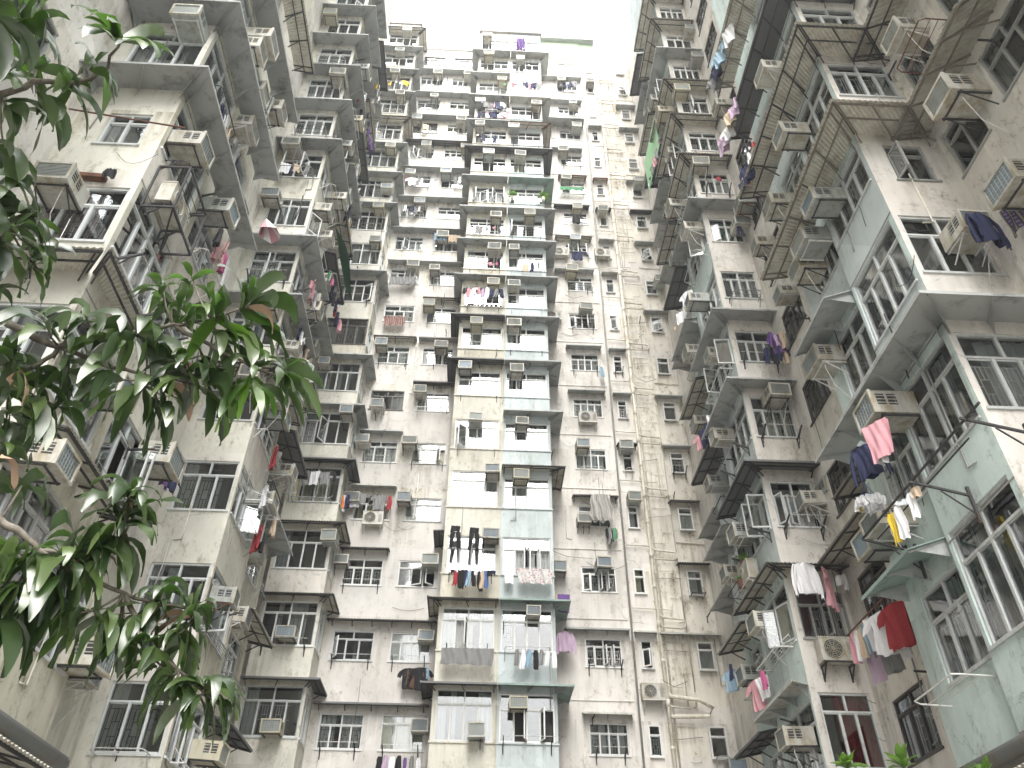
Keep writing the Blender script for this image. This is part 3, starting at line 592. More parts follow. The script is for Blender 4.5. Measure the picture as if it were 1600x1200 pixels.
for k in range(9, 16): canopy(B1, FP, -5.3, Z(k) + 1.36, 3.75, .5, 'sheet_grey' if k != 12 else 'sheet_dark')
for k in KV:
    kind = {0: 'sheet_dark', 1: 'corr', 2: 'corr', 3: 'sheet_dark', 4: 'sheet_grey', 5: 'sheet_grey'}.get(k, 'sheet_grey' if k % 4 else 'corr')
    if k in (6, 8): continue
    canopy(B1, FL3, -7.5, Z(k) + 1.76, 2.05, .5, kind, wr=.45); canopy(B1, FL3S, 26, Z(k) + 1.76, 1.2, .45, kind, wl=.5)
P1.ac({2: (-.05, None), 3: (-.02, .55), 4: (.02, None), 5: (.3, -.25), 6: (.12, None), 8: (.8, None), 10: (.75, None), 12: (.7, None), 13: (.15, None), 14: (.75, None), 15: (.78, None), 11: (.2, None)})
P2.ac({0: (.9, .5), 1: (.88, None), 2: (.82, None), 3: (-.02, None), 4: (-.04, None), 5: (.1, None), 6: (.62, None), 7: (.08, None), 8: (.15, None), 9: (.3, None), 11: (.2, None), 13: (.6, None), 15: (.75, None), 12: (.9, None)})
L3.ac({0: (.62, .0), 1: (.55, .12), 2: (1.02, .9), 4: (.92, 1.15), 7: (.2, None), 8: (.85, None), 5: (.2, None), 9: (.8, None), 10: (.9, .3), 12: (.15, None), 13: (.8, None), 14: (.5, None), 16: (.62, None), 15: (.5, None), 11: (.8, None)})
add_condenser(FP, -4.25, Z(3) - .35, 'white condenser on a bracket below left pink wall window, fourth row up')
P1.rack({0: 'prongs', 1: 'prongs', 2: 'prongs', 4: 'rail', 6: 'prongs', 7: 'rail', 10: 'rail', 11: 'rail', 14: 'rail'}); P2.rack({0: 'prongs', 1: 'prongs', 4: 'rail', 5: 'ladder', 7: 'rail', 8: 'rail', 12: 'rail'})
L3.rack({1: 'prongs', 3: 'ladder', 7: 'prongs', 9: 'rail', 13: 'rail'})
P1.wash({3: (-.1, 1.1, .9, [('shirt', 'white'), ('towel', 'grey'), ('slim', 'black'), ('shirt', 'grey'), ('slim', 'red')]), 7: (.05, .75, -.02, [('sheet', 'stripe')]), 10: (.05, .8, .5, [('slim', 'grey'), ('slim', 'white'), ('slim', 'black'), ('slim', 'navy'), ('slim', 'grey'), ('slim', 'white')]), 11: (.0, .8, .3, [('small', 'red'), ('shirt', 'white'), ('towel', 'grey'), ('slim', 'white')]), 8: (.05, .95, .1, [('sheet', 'grey')]), 13: (.3, .8, .3, [('towel', 'beige')])})
P2.wash({0: (0, 1.0, -.25, [('slim', 'black'), ('slim', 'lilac'), ('slim', 'white'), ('slim', 'black'), ('slim', 'purple'), ('slim', 'grey'), ('slim', 'white')]), 9: (.0, 1., .95, [('sheet', 'sky'), ('sheet', 'beige')]), 11: (.5, 1, .6, [('slim', 'grey'), ('slim', 'white'), ('slim', 'grey')]), 1: (.45, 1.05, -.3, [('shirt', 'black'), ('shirt', 'brown'), ('shirt', 'black'), ('slim', 'sky')]), 7: (0, .3, .2, [('small', 'navy')])})
L3.wash({3: (.2, 1, 1.1, [('towel', 'grey'), ('towel', 'white'), ('towel', 'grey'), ('slim', 'black')]), 14: (.0, 1, .3, rnd_items(random.Random(5), 6, ('white', 'beige', 'red', 'yellow', 'grey'))), 12: (.2, .5, .3, [('small', 'beige')])})
laundry(FP, -5.6, -5.2, .6, Z(3) + .75, [('slim', 'orange'), ('slim', 'white'), ('slim', 'navy')], 'from a rack beside the cream corner bay, fourth row up', random.Random(3))
# ---------------------------------------------------------------- twin bay tower
B2 = building('apartment_block', 'protruding central tower with cream bays on its left, pale blue bays on its right')
C = Col(B2, FB, -1.30, 1.80, K, {None: 1.34, 3: 1.62, 0: 1.6, 4: 1.45, 2: 1.5, 1: 1.5}, 'the cream bay', seed=11, opn=(1, 10), cover={1: 'cur_white', 0: 'cur_white', 2: 'cur_white', 3: 'cur_white', 4: 'cur_white', 5: 'cur_white', 6: 'cur_white', 9: 'dark', 8: 'dark'}, fm={k: 'alu_white' for k in range(17)})
Bb = Col(B2, FB, .72, 1.76, K, {None: 1.36, 2: 1.5, 0: 1.5, 1: 1.5}, 'the pale blue bay', seed=12, opn=(2, 0), cover={0: 'dark', 2: 'cur_grey', 3: 'cur_white', 4: 'cur_white', 5: 'cur_white', 6: 'cur_white', 7: 'dark', 10: 'cur_white'}, fm={k: 'alu_white' for k in range(17)})
mb = MB()
cw = lambda u, z: ('cream' if random.Random(int((z + 20) * 2.1)).random() < .72 else 'cream_mould') if u < .62 else ('blue' if z < 40 else random.Random(int(z)).choice(('blue', 'white_wall')))
wall_face(mb, FB, -1.43, .62, 0, 53.6, C.holes, cw); wall_face(mb, FB, .62, 2.58, 0, 53.6, Bb.holes, cw)
plain(mb, (-1.43, 27.2), (-1.43, 26), 0, 53.6, 'cream'); plain(mb, (2.58, 26), (2.58, 27.2), 0, 53.6, 'blue')
mb.box(-1.43, 2.58, 26.6, 34, 0, 53.58, 'concrete'); mb.box(-1.5, 2.66, 25.85, 27.4, 53.6, 53.74, 'concrete'); mb.box(-.9, .2, 26.2, 27.4, 53.74, 54.0, 'concrete')
mb.box(.60, .64, 25.965, 25.995, 2, 53.5, 'cream_mould')
for k in KV:
    mb.box(-1.46, .60, 25.955, 25.99, Z(k) - .05, Z(k) - .0, 'cream'); mb.box(.64, 2.61, 25.955, 25.99, Z(k) - .05, Z(k) - .0, 'blue')
link('wall', mb.mesh('wall'), B2)
FCS = (-1.43, 0, -90); FBS = (2.58, 0, 90)
for k, kind in {0: 'sheet_dark', 1: 'corr', 5: 'sheet_dark', 6: 'sheet_dark', 7: 'sheet_grey', 8: 'sheet_grey', 9: 'sheet_grey', 10: 'sheet_grey', 11: 'sheet_dark', 12: 'sheet_grey', 13: 'sheet_grey', 14: 'sheet_grey', 15: 'sheet_grey'}.items():
    canopy(B2, FB, -1.43, Z(k) + 1.74, 2.04, .55, kind, wl=.4); canopy(B2, FCS, -27.2, Z(k) + 1.74, 1.2, .4, kind, wr=.55)
canopy(B2, FCS, -27.2, Z(2) + 1.72, 1.2, .4, 'sheet_dark', wr=.1)
for k, kind in {0: 'sheet_mint', 1: 'sheet_mint', 3: 'corr', 4: 'sheet_grey', 5: 'sheet_grey', 6: 'sheet_grey', 7: 'sheet_grey', 8: 'sheet_grey', 9: 'sheet_grey', 10: 'sheet_mint', 11: 'sheet_dark', 12: 'corr_rust', 13: 'sheet_white', 15: 'sheet_white'}.items():
    canopy(B2, FB, .64, Z(k) + 1.74, 1.94, .55, kind, wr=.5); canopy(B2, FBS, 26, Z(k) + 1.74, 1.2, .5, kind, wl=.55)
C.ac({0: (.74, .05), 2: (.88, 1.2), 3: (.88, 1.2), 4: (.45, 1.05), 5: (.15, 1.1), 6: (.36, .98), 7: (.74, 1.0), 9: (.75, None), 11: (.45, None), 12: (.15, None), 13: (.1, None), 14: (.8, None), 15: (.3, None), 16: (.2, None), 8: (.75, None)})
Bb.ac({0: (.33, .92), 1: (.62, 1.15), 3: (.36, 1.05), 4: (.38, 1.0), 5: (.25, 1.02), 6: (.18, 1.05), 7: (.16, 1.0), 8: (.16, 1.0), 9: (.6, 1.), 11: (.3, .9), 12: (.1, 1.), 13: (.85, .9), 15: (.3, .95)})
add_ac(FP, 2.85, Z(2) + .55, 0, 'white air conditioner on the pink wall beside the blue bay, third row up')
C.rack({2: 'rail', 4: 'rail', 5: 'prongs', 6: 'rail', 7: 'rail', 8: 'rail', 9: 'rail', 1: 'prongs', 12: 'rail', 13: 'rail', 14: 'rail'}); Bb.rack({1: 'rail', 2: 'prongs', 6: 'prongs', 7: 'rail', 8: 'rail', 9: 'rail', 14: 'rail', 12: 'rail', 0: 'prongs'})
C.wash({1: (.04, 1.0, -.08, [('sheet', 'grey')]), 2: (.12, .98, -.12, [('small', 'black'), ('slim', 'red'), ('slim', 'black'), ('slim', 'black'), ('slim', 'navy'), ('slim', 'sky'), ('slim', 'black'), ('small', 'white'), ('slim', 'black'), ('slim', 'beige'), ('slim', 'blue'), ('small', 'black'), ('small', 'navy')]),
        7: (-.05, 1.02, .75, [('slim', 'black'), ('slim', 'pink'), ('shirt', 'white'), ('slim', 'pink'), ('slim', 'lilac'), ('slim', 'white'), ('slim', 'navy'), ('slim', 'grey'), ('slim', 'navy')]), 8: (.2, .9, .0, [('small', 'white'), ('small', 'beige'), ('small', 'pink'), ('small', 'magenta')]),
        9: (.0, 1, .1, [('small', 'navy'), ('towel', 'grey'), ('slim', 'grey'), ('small', 'pink'), ('small', 'white')]), 12: (0, .9, .1, rnd_items(random.Random(8), 5, ('grey', 'navy', 'white', 'sky'))), 13: (.15, 1.05, .8, rnd_items(random.Random(9), 10, ('white', 'black', 'grey', 'pink', 'navy', 'white'))), 14: (.75, 1, .5, [('small', 'green')])}, .5)
C.wash({13: (.05, 1, .2, rnd_items(random.Random(19), 8, ('white', 'black', 'green', 'pink', 'navy', 'magenta')))}, .3)
for i, (u, sd) in enumerate(((-1.0, 0), (-.32, 1))): hang(FB, u, .5, Z(2) + 1.62 - .05 * i, 'trousers', 'cl_black', ('left' if i == 0 else 'right') + ' of the pair above cream bay, third row', sd, .92, .1)
Bb.wash({1: (.25, 1.05, -.1, [('slim', 'grey'), ('slim', 'white'), ('slim', 'sky'), ('slim', 'black'), ('slim', 'grey'), ('slim', 'white'), ('slim', 'white')]), 2: (.28, 1.0, .0, [('sheet', 'floral')]), 8: (.4, .9, .1, [('towel', 'beige'), ('slim', 'navy'), ('slim', 'grey')]), 14: (.0, .95, .75, [('sheet', 'pink')] + rnd_items(random.Random(4), 9, ('navy', 'black', 'grey', 'white', 'pink', 'sky'))), 15: (.3, .7, .1, [('small', 'black'), ('small', 'white')])}, .45)
hang(FB, .95, .35, Z(2), 'towel', 'cl_white', 'at the left end of the pale blue bay, third row up', 2, .8)
hang(FB, 1.25, .3, Z(16) + 1.25, 'tarp', 'cl_purple', 'outside the pale blue bay in the topmost row', 1, 1.35, 0, 0, .5)
hang(FP, 2.95, .75, Z(1) + 2.3, 'towel', 'cl_purple', 'on a pole right of the blue bay, below third row', 2, 1.1); hang(FP, 2.62, .75, Z(1) + 2.3, 'small', 'cl_beige', 'on a pole right of the blue bay, below third row', 1)
hang(FP, 2.95, .8, Z(1) + .9, 'blouse', 'cl_lilac', 'right of the pale blue bay, second row up', 1, 1.15)
# ---------------------------------------------------------------- back block, right part
B3 = building('apartment_block', 'pinkish block at the back right with drain pipes and a green top storey')
PA = Col(B3, FP, 3.72, 1.3, K, {None: 1.02, 3: .95}, 'the windows right of the blue bay', seed=21, opn=(1, 2, 7, 9), cover={1: 'dark', 7: 'dark', 2: 'dark', 6: 'dark'}, fm={k: 'alu_white' for k in range(16)})
PBn = Col(B3, FP, 5.70, .40, K, {None: 1.0}, 'the narrow windows by the drain pipe', seed=22, opn=(1, 7), cover={7: 'dark', 1: 'dark'}, fm={k: 'alu_white' for k in range(16)})
PC = Col(B3, FP, 7.72, .56, K, {None: 1.0}, 'the rightmost back wall windows', seed=23, opn=(7, 9, 15), cov=('dark', 'cur_grey', 'cur_white'), fm={k: 'alu_white' for k in range(16)})
mb = MB()
pr = lambda u, z: random.Random(int((z + 20) * 3.1) + int(u)).choice(('pink', 'pink', 'pink_light')) if u < 6.2 else random.Random(int((z + 20) * 3.3)).choice(('pink_mould', 'pink', 'pink_mould'))
g16 = lambda u, z: 'green_wall' if z > Z(16) - .4 and 3.3 < u < 6.3 else pr(u, z)
wall_face(mb, FP, 2.58, 5.36, 0, 55.2, PA.holes, g16); wall_face(mb, (0, 27.26, 0), 5.36, 6.32, 0, 55.2, PBn.holes, g16); wall_face(mb, (0, 27.34, 0), 6.32, 8.95, 0, 53.9, PC.holes, lambda u, z: 'pink_mould' if u < 7.6 else pr(u, z))
plain(mb, (5.36, 27.2), (5.36, 27.26), 0, 55.2, 'pink'); plain(mb, (6.32, 27.26), (6.32, 27.34), 0, 55.2, 'pink')
mb.box(2.58, 8.95, 27.9, 34, 0, 53.8, 'concrete'); mb.box(2.58, 6.32, 27.3, 33, 53.8, 55.2, 'concrete'); mb.box(2.5, 6.42, 26.9, 28.5, 55.2, 55.3, 'sheet_grey')
mb.box(6.4, 8.9, 27.3, 27.42, 53.9, 54.05, 'pink_light')
for k in KV: mb.box(2.6, 5.3, 27.165, 27.195, Z(k) + 1.72, Z(k) + 1.76, 'pink_light')
link('wall', mb.mesh('wall'), B3)
for k, kind, a, b_ in ((0, 'sheet_white', 3.5, 5.2), (1, 'sheet_grey', 3.0, 5.33), (3, 'corr', 3.5, 5.3), (5, 'sheet_grey', 3.5, 5.15), (6, 'sheet_grey', 3.5, 5.15), (8, 'sheet_grey', 3.1, 5.1), (9, 'corr', 3.2, 5.1), (10, 'sheet_dark', 3.2, 5.1), (11, 'corr_rust', 3.5, 5.1), (12, 'sheet_grey', 3.2, 5.0), (13, 'sheet_grey', 3.0, 5.2), (14, 'sheet_grey', 3.0, 5.2), (15, 'sheet_white', 2.7, 5.3)): canopy(B3, FP, a, Z(k) + 1.30, b_ - a, .4 if k != 13 else .75, kind)
for k, kind in {1: 'sheet_white', 5: 'sheet_grey', 6: 'sheet_grey', 8: 'sheet_white', 4: 'sheet_dark', 10: 'sheet_dark', 11: 'corr_rust', 13: 'sheet_grey', 9: 'sheet_grey'}.items(): canopy(B3, (0, 27.26, 0), 5.5, Z(k) + 1.28, .82, .36, kind)
canopy(B3, (0, 27.34, 0), 6.4, Z(1) + 1.28, 2.5, .36, 'sheet_white')
for k, kind in {2: 'corr', 3: 'corr', 5: 'sheet_grey', 9: 'sheet_grey', 10: 'sheet_dark', 11: 'sheet_grey', 13: 'sheet_grey', 14: 'sheet_grey', 4: 'sheet_grey', 7: 'sheet_grey'}.items(): canopy(B3, (0, 27.34, 0), 7.4, Z(k) + 1.28, 1.3, .4, kind)
PA.ac({2: (.6, .72), 4: (.2, .75), 7: (.62, .9), 8: (.15, .85), 9: (.4, .8), 10: (.55, .75), 11: (.15, .7), 12: (.1, .7), 14: (.7, .6), 3: (.12, -.05), 13: (.75, .5), 15: (.2, .5)})
PBn.ac({4: (.3, .8), 3: (.6, 1.0), 10: (.3, .7), 0: (1.2, -1.1), 15: (.4, .6)}); PC.ac({0: (1.1, -.5), 11: (.6, .6), 8: (1.2, .4)})
for f, u, z, t in ((FP, 4.3, Z(5) - .5, 'white condenser under the pink wall window right of the blue bay, sixth row up'), (FP, 5.92, Z(1) - 1.15, 'white condenser by the drain pipe between the second and lowest rows'), (FP, 5.98, Z(0) - 1.2, 'white condenser by the drain pipe at the bottom edge'), (FP, 3.45, Z(9) - .25, 'white condenser at the left end below pink wall window, tenth row up'), (FP, 5.6, Z(9) - .2, 'white condenser beside the narrow window, tenth row up'), (FP, 2.95, Z(7) + .25, 'round fan condenser beside the blue bay, eighth row up')): add_condenser(f, u, z, t)
PA.rack({0: 'prongs', 1: 'prongs', 3: 'rail', 4: 'rail', 6: 'prongs', 7: 'rail', 9: 'rail', 8: 'rail', 12: 'rail', 11: 'rail'}); PBn.rack({6: 'prongs', 4: 'rail'}); PC.rack({2: 'ladder', 4: 'prongs', 0: 'rail'})
PA.wash({3: (.75, 1.1, -.25, [('slim', 'black'), ('slim', 'grey'), ('slim', 'lilac'), ('slim', 'black'), ('slim', 'green'), ('slim', 'grey')]), 6: (.95, 1.05, -.05, [('slim', 'sky')]), 9: (.2, .6, .0, [('slim', 'navy'), ('shirt', 'navy')]), 10: (.2, .8, .3, [('shirt', 'black')]), 15: (.1, .9, .6, rnd_items(random.Random(2), 5, ('grey', 'navy', 'white')))})
hang(FP, 4.55, .55, Z(3) + 1.15, 'tarp', 'tarp', 'below black canopy right of blue bay, fourth row', 0, 1.05, 0, 0, .95)
hang(FP, 4.2, .4, Z(11) + .1, 'sheet', 'cl_green', 'on the balcony rail right of the blue bay, twelfth row up', 0, .6, 0, 0, 2.2)
pn = random.Random(77)
def pipe(pts, r, mat='pipe'):
    b_ = MB(); b_.tube(pts, r, mat, 8); link('drain_pipe', b_.mesh('drain_pipe', True), B3)
pipe([(5.42, 27.10, 1), (5.42, 27.10, 53)], .035, 'pipe_grey')
pipe([(6.44, 27.18, 1), (6.44, 27.18, 22.5), (6.44, 27.18, 53.5)], .065)
pipe([(7.45, 27.28, 10.8), (7.45, 27.28, 30)], .022); pipe([(6.62, 27.25, 1), (6.62, 27.25, 44)], .03)
for k in KV:
    z = Z(k)
    y = 27.18; zz = z - .95 + pn.uniform(-.12, .12)
    jb = MB(); jb.tube([(6.44, y, z - 1.3), (6.44, y, z - 1.05)], .082, 'pipe', 8); jb.tube([(6.44, y, z + .2), (6.44, y, z + .32)], .078, 'pipe', 8); link('pipe_joint', jb.mesh('pipe_joint', True), B3)
    pipe([(6.46, y, zz + .25), (6.62, y, zz + .12), (7.35, y, zz + .06), (7.42, y, zz - .02), (7.40, y, zz - .2), (7.3, y, zz - .26)], .038)
    pipe([(6.46, y + .02, zz - .2), (6.66, y + .02, zz - .24), (7.1 + pn.uniform(0, .3), y + .02, zz - .28)], .03)
    if k % 2 == 0: pipe([(5.45, 27.15, zz + .45), (6.4, 27.15, zz + .42)], .022); pipe([(5.5, 27.16, zz + .35), (5.5, 27.16, zz - .1), (5.9, 27.16, zz - .12)], .014)
    else: pipe([(5.5, 27.15, zz + .3), (6.4, 27.15, zz + .27)], .026)
    pipe([(6.7, 27.3, z + 1.0), (7.35, 27.3, z + .98), (7.36, 27.3, z - .1), (7.0, 27.3, z - .12)], .012)
    pipe([(6.46, y + .04, zz + .45), (7.0, y + .04, zz + .43), (7.02, y + .04, zz + .7)], .02); pipe([(6.5, 27.25, z + .65 + pn.uniform(-.2, .2)), (6.5 + pn.uniform(.5, 1.1), 27.25, z + .66)], .014, 'pipe_grey')
    if k % 3 == 1: pipe([(7.15, 27.28, z + 1.3), (7.15, 27.28, z - 1.2)], .018)
    if k % 3 == 0: pipe([(7.5, 27.3, z - .5), (8.5, 27.3, z - .55), (8.7, 27.3, z - .55)], .024)
pipe([(6.5, 27.15, Z(1) - .95), (7.5, 27.0, Z(1) - 1.1), (7.9, 27.0, Z(1) - 1.35), (7.75, 27.05, Z(1) - 1.6), (6.5, 27.15, Z(1) - 1.62)], .07)
for i in range(5):   # thin cables looped on the wall
    a = pn.uniform(3, 7); zz = Z(pn.randrange(0, 9)) - .4; pipe([(a, 27.1, zz), (a + .4, 27.08, zz - .25), (a + .9, 27.1, zz - .05)], .008, 'cable')
pipe([(2.6, 27.1, Z(2) + 1.6), (3.2, 27.08, Z(2) + 1.35), (4.2, 27.1, Z(2) + 1.3)], .012, 'pipe_grey')
rl = MB()
for i in range(6): rl.obox((6.5 + i * .48, 27.4, 53.9), (6.5 + i * .48, 27.4, 54.75), .025, .025, 'rail_white')
for z in (54.3, 54.72): rl.obox((6.45, 27.4, z), (8.95, 27.4, z), .025, .025, 'rail_white')
link('railing', rl.mesh('railing'), B3)

# ---------------------------------------------------------------- side wings (comb of deep teeth)
def wing(side):
    """side=+1 right, -1 left"""
    r = side > 0
    B = building('apartment_block', 'mint green and beige wings stepping along the right side of the courtyard' if r else 'cream wings stepping along the left side of the courtyard, partly behind the mango leaves')
    sx = 7.1 if r else -6.2; s2 = 7.22 if r else -6.25; inn = 8.6 if r else -8.0; rec = .14
    A = -90 if r else 90
    def U(y0, y1): return -y1 if r else y0
    nm = ('right', 'green') if r else ('left', 'cream')
    S1 = (sx, 0, A); S1b = (sx + side * rec, 0, A); S2 = (s2, 0, A); S2b = (s2 + side * .3, 0, A); IN = (inn, 0, A); F1 = (0, 8.67, 0); F2 = (0, 17.2 if r else 17.3, 0)
    fy = 8.67; gy = F2[1]; be = 12.5 if r else 12.65; e2a = 19.6; e2 = 21.9 if r else 22.3
    kn = levels(-1, 5); kf = levels(-1, 11)
    d1 = -.08; H1 = {None: 1.5, 1: 1.62, 0: 1.62, 2: 1.15 if r else 1.55, -1: 1.78}
    dk = ('cur_white', 'cur_grey', 'cur_white', 'cur_white', 'dark')
    fA = {k: 'alu' for k in kn}; 
    cA = Col(B, S1, U(8.80, 10.48), 1.68, kn, H1, f'the near {nm[0]} wing side bay', d1, 31 if r else 41, cov=dk, fm=fA, opn=NO)
    cB = Col(B, S1b, U(10.66, 12.0) if r else U(11.0, 12.45), 1.34 if r else 1.45, kn, {None: 1.45, 2: 1.2}, f'the near {nm[0]} wing set-back window', d1, 32 if r else 42, cov=dk, fm=fA, opn=(0,))
    if r:
        cF = Col(B, F1, 7.2, 1.34, [k for k in kn if k != 2], {None: 1.35, 0: 1.5, 1: 1.5}, 'the near right wing front bay', 0, 33, cov=dk, fm=fA, cover={0: 'cur_grey', 1: 'dark', 3: 'dark'})
        cF2 = Col(B, F1, 7.55, .78, [2], 1.12, 'the open window in the near right wing front', -.2, 34, cover={2: 'dark'}, opn=(2,), fm={2: 'alu_grey'})
        fh = cF.holes + cF2.holes; kI = [0, 1, 2, 3, 4]; cI = Col(B, IN, U(7.45, 8.4), .95, [2, 3, 4], 1.25, 'the inner wall window at the upper right', -.4, 35, cov=('dark',), fm={k: 'alu_grey' for k in range(6)})
        cI2 = Col(B, IN, U(5.6, 6.9), 1.3, [0, 1, 2, 3], 1.3, 'the outermost inner wall window at the right edge', -.3, 38, cov=('dark', 'cur_grey'), fm={k: 'alu_grey' for k in range(6)})
        cG = Col(B, IN, U(15.1, 16.5), 1.4, kf, {None: 1.25}, 'the light well between the right wings', -.1, 36, cov=dk, fm={k: 'bronze' for k in range(-1, 12)})
    else:
        cF = Col(B, F1, -7.75, 1.45, [k for k in kn if k != 2], {None: 1.35, 0: 1.45, 1: 1.42}, 'the near left wing front bay', -.1, 43, cov=dk, fm=fA, cover={1: 'cur_pink'})
        cF2 = Col(B, F1, -7.35, .78, [2], 1.0, 'the small front window high in the near left wing', -.2, 44, cover={2: 'dark'}, fm={2: 'alu'})
        fh = cF.holes + cF2.holes; cI = Col(B, IN, 6.2, 1.2, [1, 2, 3], 1.2, 'the inner wall window at the upper left', 0, 45, cov=('cur_grey', 'dark'), fm={k: 'alu_grey' for k in range(6)})
        cI2 = None
        cG = Col(B, IN, 14.6, 1.2, kf, {None: 1.25}, 'the light well between the left wings', -.1, 46, cov=dk, fm={k: 'alu' for k in range(-1, 12)})
    ff = {k: 'alu' if k < 5 else 'alu_white' for k in range(-2, 12)}
    if r: cR = Col(B, F2, 7.38, 1.14, kf, {None: 1.25, -1: 1.55, 2: 1.4, 1: 1.35, 0: 1.15}, 'the far right wing front bay', 0, 51, fm={**ff, 0: 'alu_grey'}, cover={-1: 'cur_red', 2: 'cur_cream', 1: 'cur_grey', 0: 'dark', 5: 'cur_green', 7: 'cur_green'}, opn=(0, 8), cov=dk)
    else: cR = Col(B, F2, -7.72, 1.39, kf, {None: 1.45}, 'the far left wing front bay', 0, 52, fm=ff, cover={0: 'cur_white', 1: 'cur_white', 4: 'cur_white'}, opn=(4, 6), cov=('cur_white', 'cur_grey', 'dark', 'cur_white'))
    cS = Col(B, S2, U(gy + .1, gy + 2.1), 2.0, kf, {None: 1.45}, f'the far {nm[0]} wing side bay', 0, 53 if r else 54, cov=('cur_grey', 'cur_white', 'dark'), fm=ff, opn=(0, 1, 3, 5, 7, 9))
    cT = Col(B, S2b, U(e2a + .35, e2 - .5), e2 - e2a - .85, kf, {None: 1.25}, f'the last window, far {nm[0]} wing side', 0, 55 if r else 56, cov=('dark', 'cur_grey'), fm=ff)
    cU = Col(B, IN, U(23.6, 24.9), 1.3, kf, {None: 1.2}, f'the deep corner window behind the far {nm[0]} wing', 0, 57 if r else 58, cov=('dark', 'cur_grey'), fm=ff)
    mb = MB(); H = 54
    sd = 7 if r else 9
    def side_m(u, z):
        q = random.Random(int((z + 30) * 2.3) * sd).random()
        if r: return 'mint' if z < 10.5 else ('blue' if q < .55 else 'mint')
        return 'cream' if q < .5 else ('cream_mould' if q < .8 else 'beige')
    def front_m(u, z):
        q = random.Random(int((z + 30) * 2.7) * sd + 1).random()
        return ('beige' if q < .5 else 'pink') if r else ('cream' if q < .6 else 'beige')
    zb = 4.65 if r else 4.75
    fl, fr_ = (sx, inn) if r else (inn, sx)
    wall_face(mb, F1, fl, fr_, zb, H, fh, front_m); wall_face(mb, S1, U(fy, 10.56), U(fy, 10.56) + 1.89, zb, H, cA.holes, side_m)
    wall_face(mb, S1b, U(10.56, be), U(10.56, be) + be - 10.56, zb, H, cB.holes, side_m)
    plain(mb, (sx, 10.56), (sx + side * rec, 10.56), zb, H, side_m(0, 9)); plain(mb, (sx + side * rec, be), (inn, be), zb, H, 'beige')
    mb.quad((sx, fy, zb), (sx, be, zb), (inn, be, zb), (inn, fy, zb), 'concrete')
    fl, fr_ = (s2, inn) if r else (inn, s2)
    wall_face(mb, F2, fl, fr_, 0, H, cR.holes, front_m); wall_face(mb, S2, U(gy, e2a), U(gy, e2a) + e2a - gy, 0, H, cS.holes, side_m); wall_face(mb, S2b, U(e2a, e2), U(e2a, e2) + e2 - e2a, 0, H, cT.holes, side_m)
    plain(mb, (s2, e2a), (s2 + side * .3, e2a), 0, H, 'beige'); plain(mb, (s2 + side * .3, e2), (inn, e2), 0, H, 'beige')
    well = lambda u, z: random.Random(int((z + 30) * 1.9) * sd + 3).choice(('pink', 'beige', 'pink')) if r else random.Random(int((z + 30) * 1.9)).choice(('beige', 'pink_light', 'cream'))
    wall_face(mb, IN, U(4.2, fy), U(4.2, fy) + fy - 4.2, 0, H, cI.holes + (cI2.holes if cI2 else []), well); wall_face(mb, IN, U(be, gy), U(be, gy) + gy - be, 0, H, cG.holes, well); wall_face(mb, IN, U(e2, 27.3), U(e2, 27.3) + 27.3 - e2, 0, H, cU.holes, well)
    # nearest tooth beside and behind the camera
    plain(mb, (sx, -9), (sx, 4.2), zb, H, 'mint' if r else 'cream'); plain(mb, (sx, 4.2), (inn, 4.2), zb, H, 'beige'); mb.quad((sx, -9, zb), (inn, -9, zb), (inn, 4.2, zb), (sx, 4.2, zb), 'concrete')
    x0, x1 = (inn + .5, inn + 6) if r else (inn - 6, inn - .5)
    mb.box(x0, x1, -9, 33, 0, H, 'concrete')
    wx0, wx1 = (inn - .02, inn + .5) if r else (inn - .5, inn + .02)
    mb.box(wx0, wx1, -9, 4.2, 0, 4.6, 'concrete'); mb.box(wx0, wx1, fy, be, 0, 4.6, 'concrete')
    for (ya, yb, xa) in ((fy, be, sx), (gy, e2, s2), (-9, 4.2, sx)):
        mb.box(min(xa, inn), max(xa, inn), ya, yb, H - .001, H + .2, 'concrete')
    for k in kn:    # thin floor joints on the rendered faces
        z = Z(k) - 1.18
        if z > zb: mb.obox((sx - side * .004, fy, z), (sx - side * .004, 10.56, z), .012, .025, 'concrete')
    link('wall', mb.mesh('wall'), B)
    W1 = 10.56 - fy
    def cano(kk, kind, d, span):
        z = Z(kk) + d1 + cA.H(kk) + .22
        y0, y1, fc = span
        wl, wr = (0, d) if r else (d, 0)
        canopy(B, fc, U(y0, y1), z, y1 - y0, d, kind, wl=wl, wr=wr)
    tooth_k = {-1: None, 0: 'sheet_grey', 1: None, 2: 'corr_pale', 3: 'corr', 4: 'sheet_dark', 5: 'corr_pale'} if r else {-1: None, 0: None, 1: None, 2: 'sheet_grey', 3: 'sheet_grey', 4: 'sheet_grey', 5: 'corr'}
    for kk, kind in tooth_k.items():
        if not kind: continue
        d = .8 if kind.startswith('corr') else .72
        if not r: d = .62
        cano(kk, kind, d, (fy, be, S1))
        if r: canopy(B, F1, sx, Z(kk) + d1 + cA.H(kk) + .22, inn - sx, d, kind, wl=d, wr=-d if kind.startswith('corr') else 0)
        else: canopy(B, F1, inn, Z(kk) + d1 + cA.H(kk) + .22, sx - inn, d, kind, wr=d)
        if r and kind.startswith('corr'): canopy(B, IN, U(5.2, fy), Z(kk) + d1 + cA.H(kk) + .22, fy - 5.2, d, kind, wr=-d)
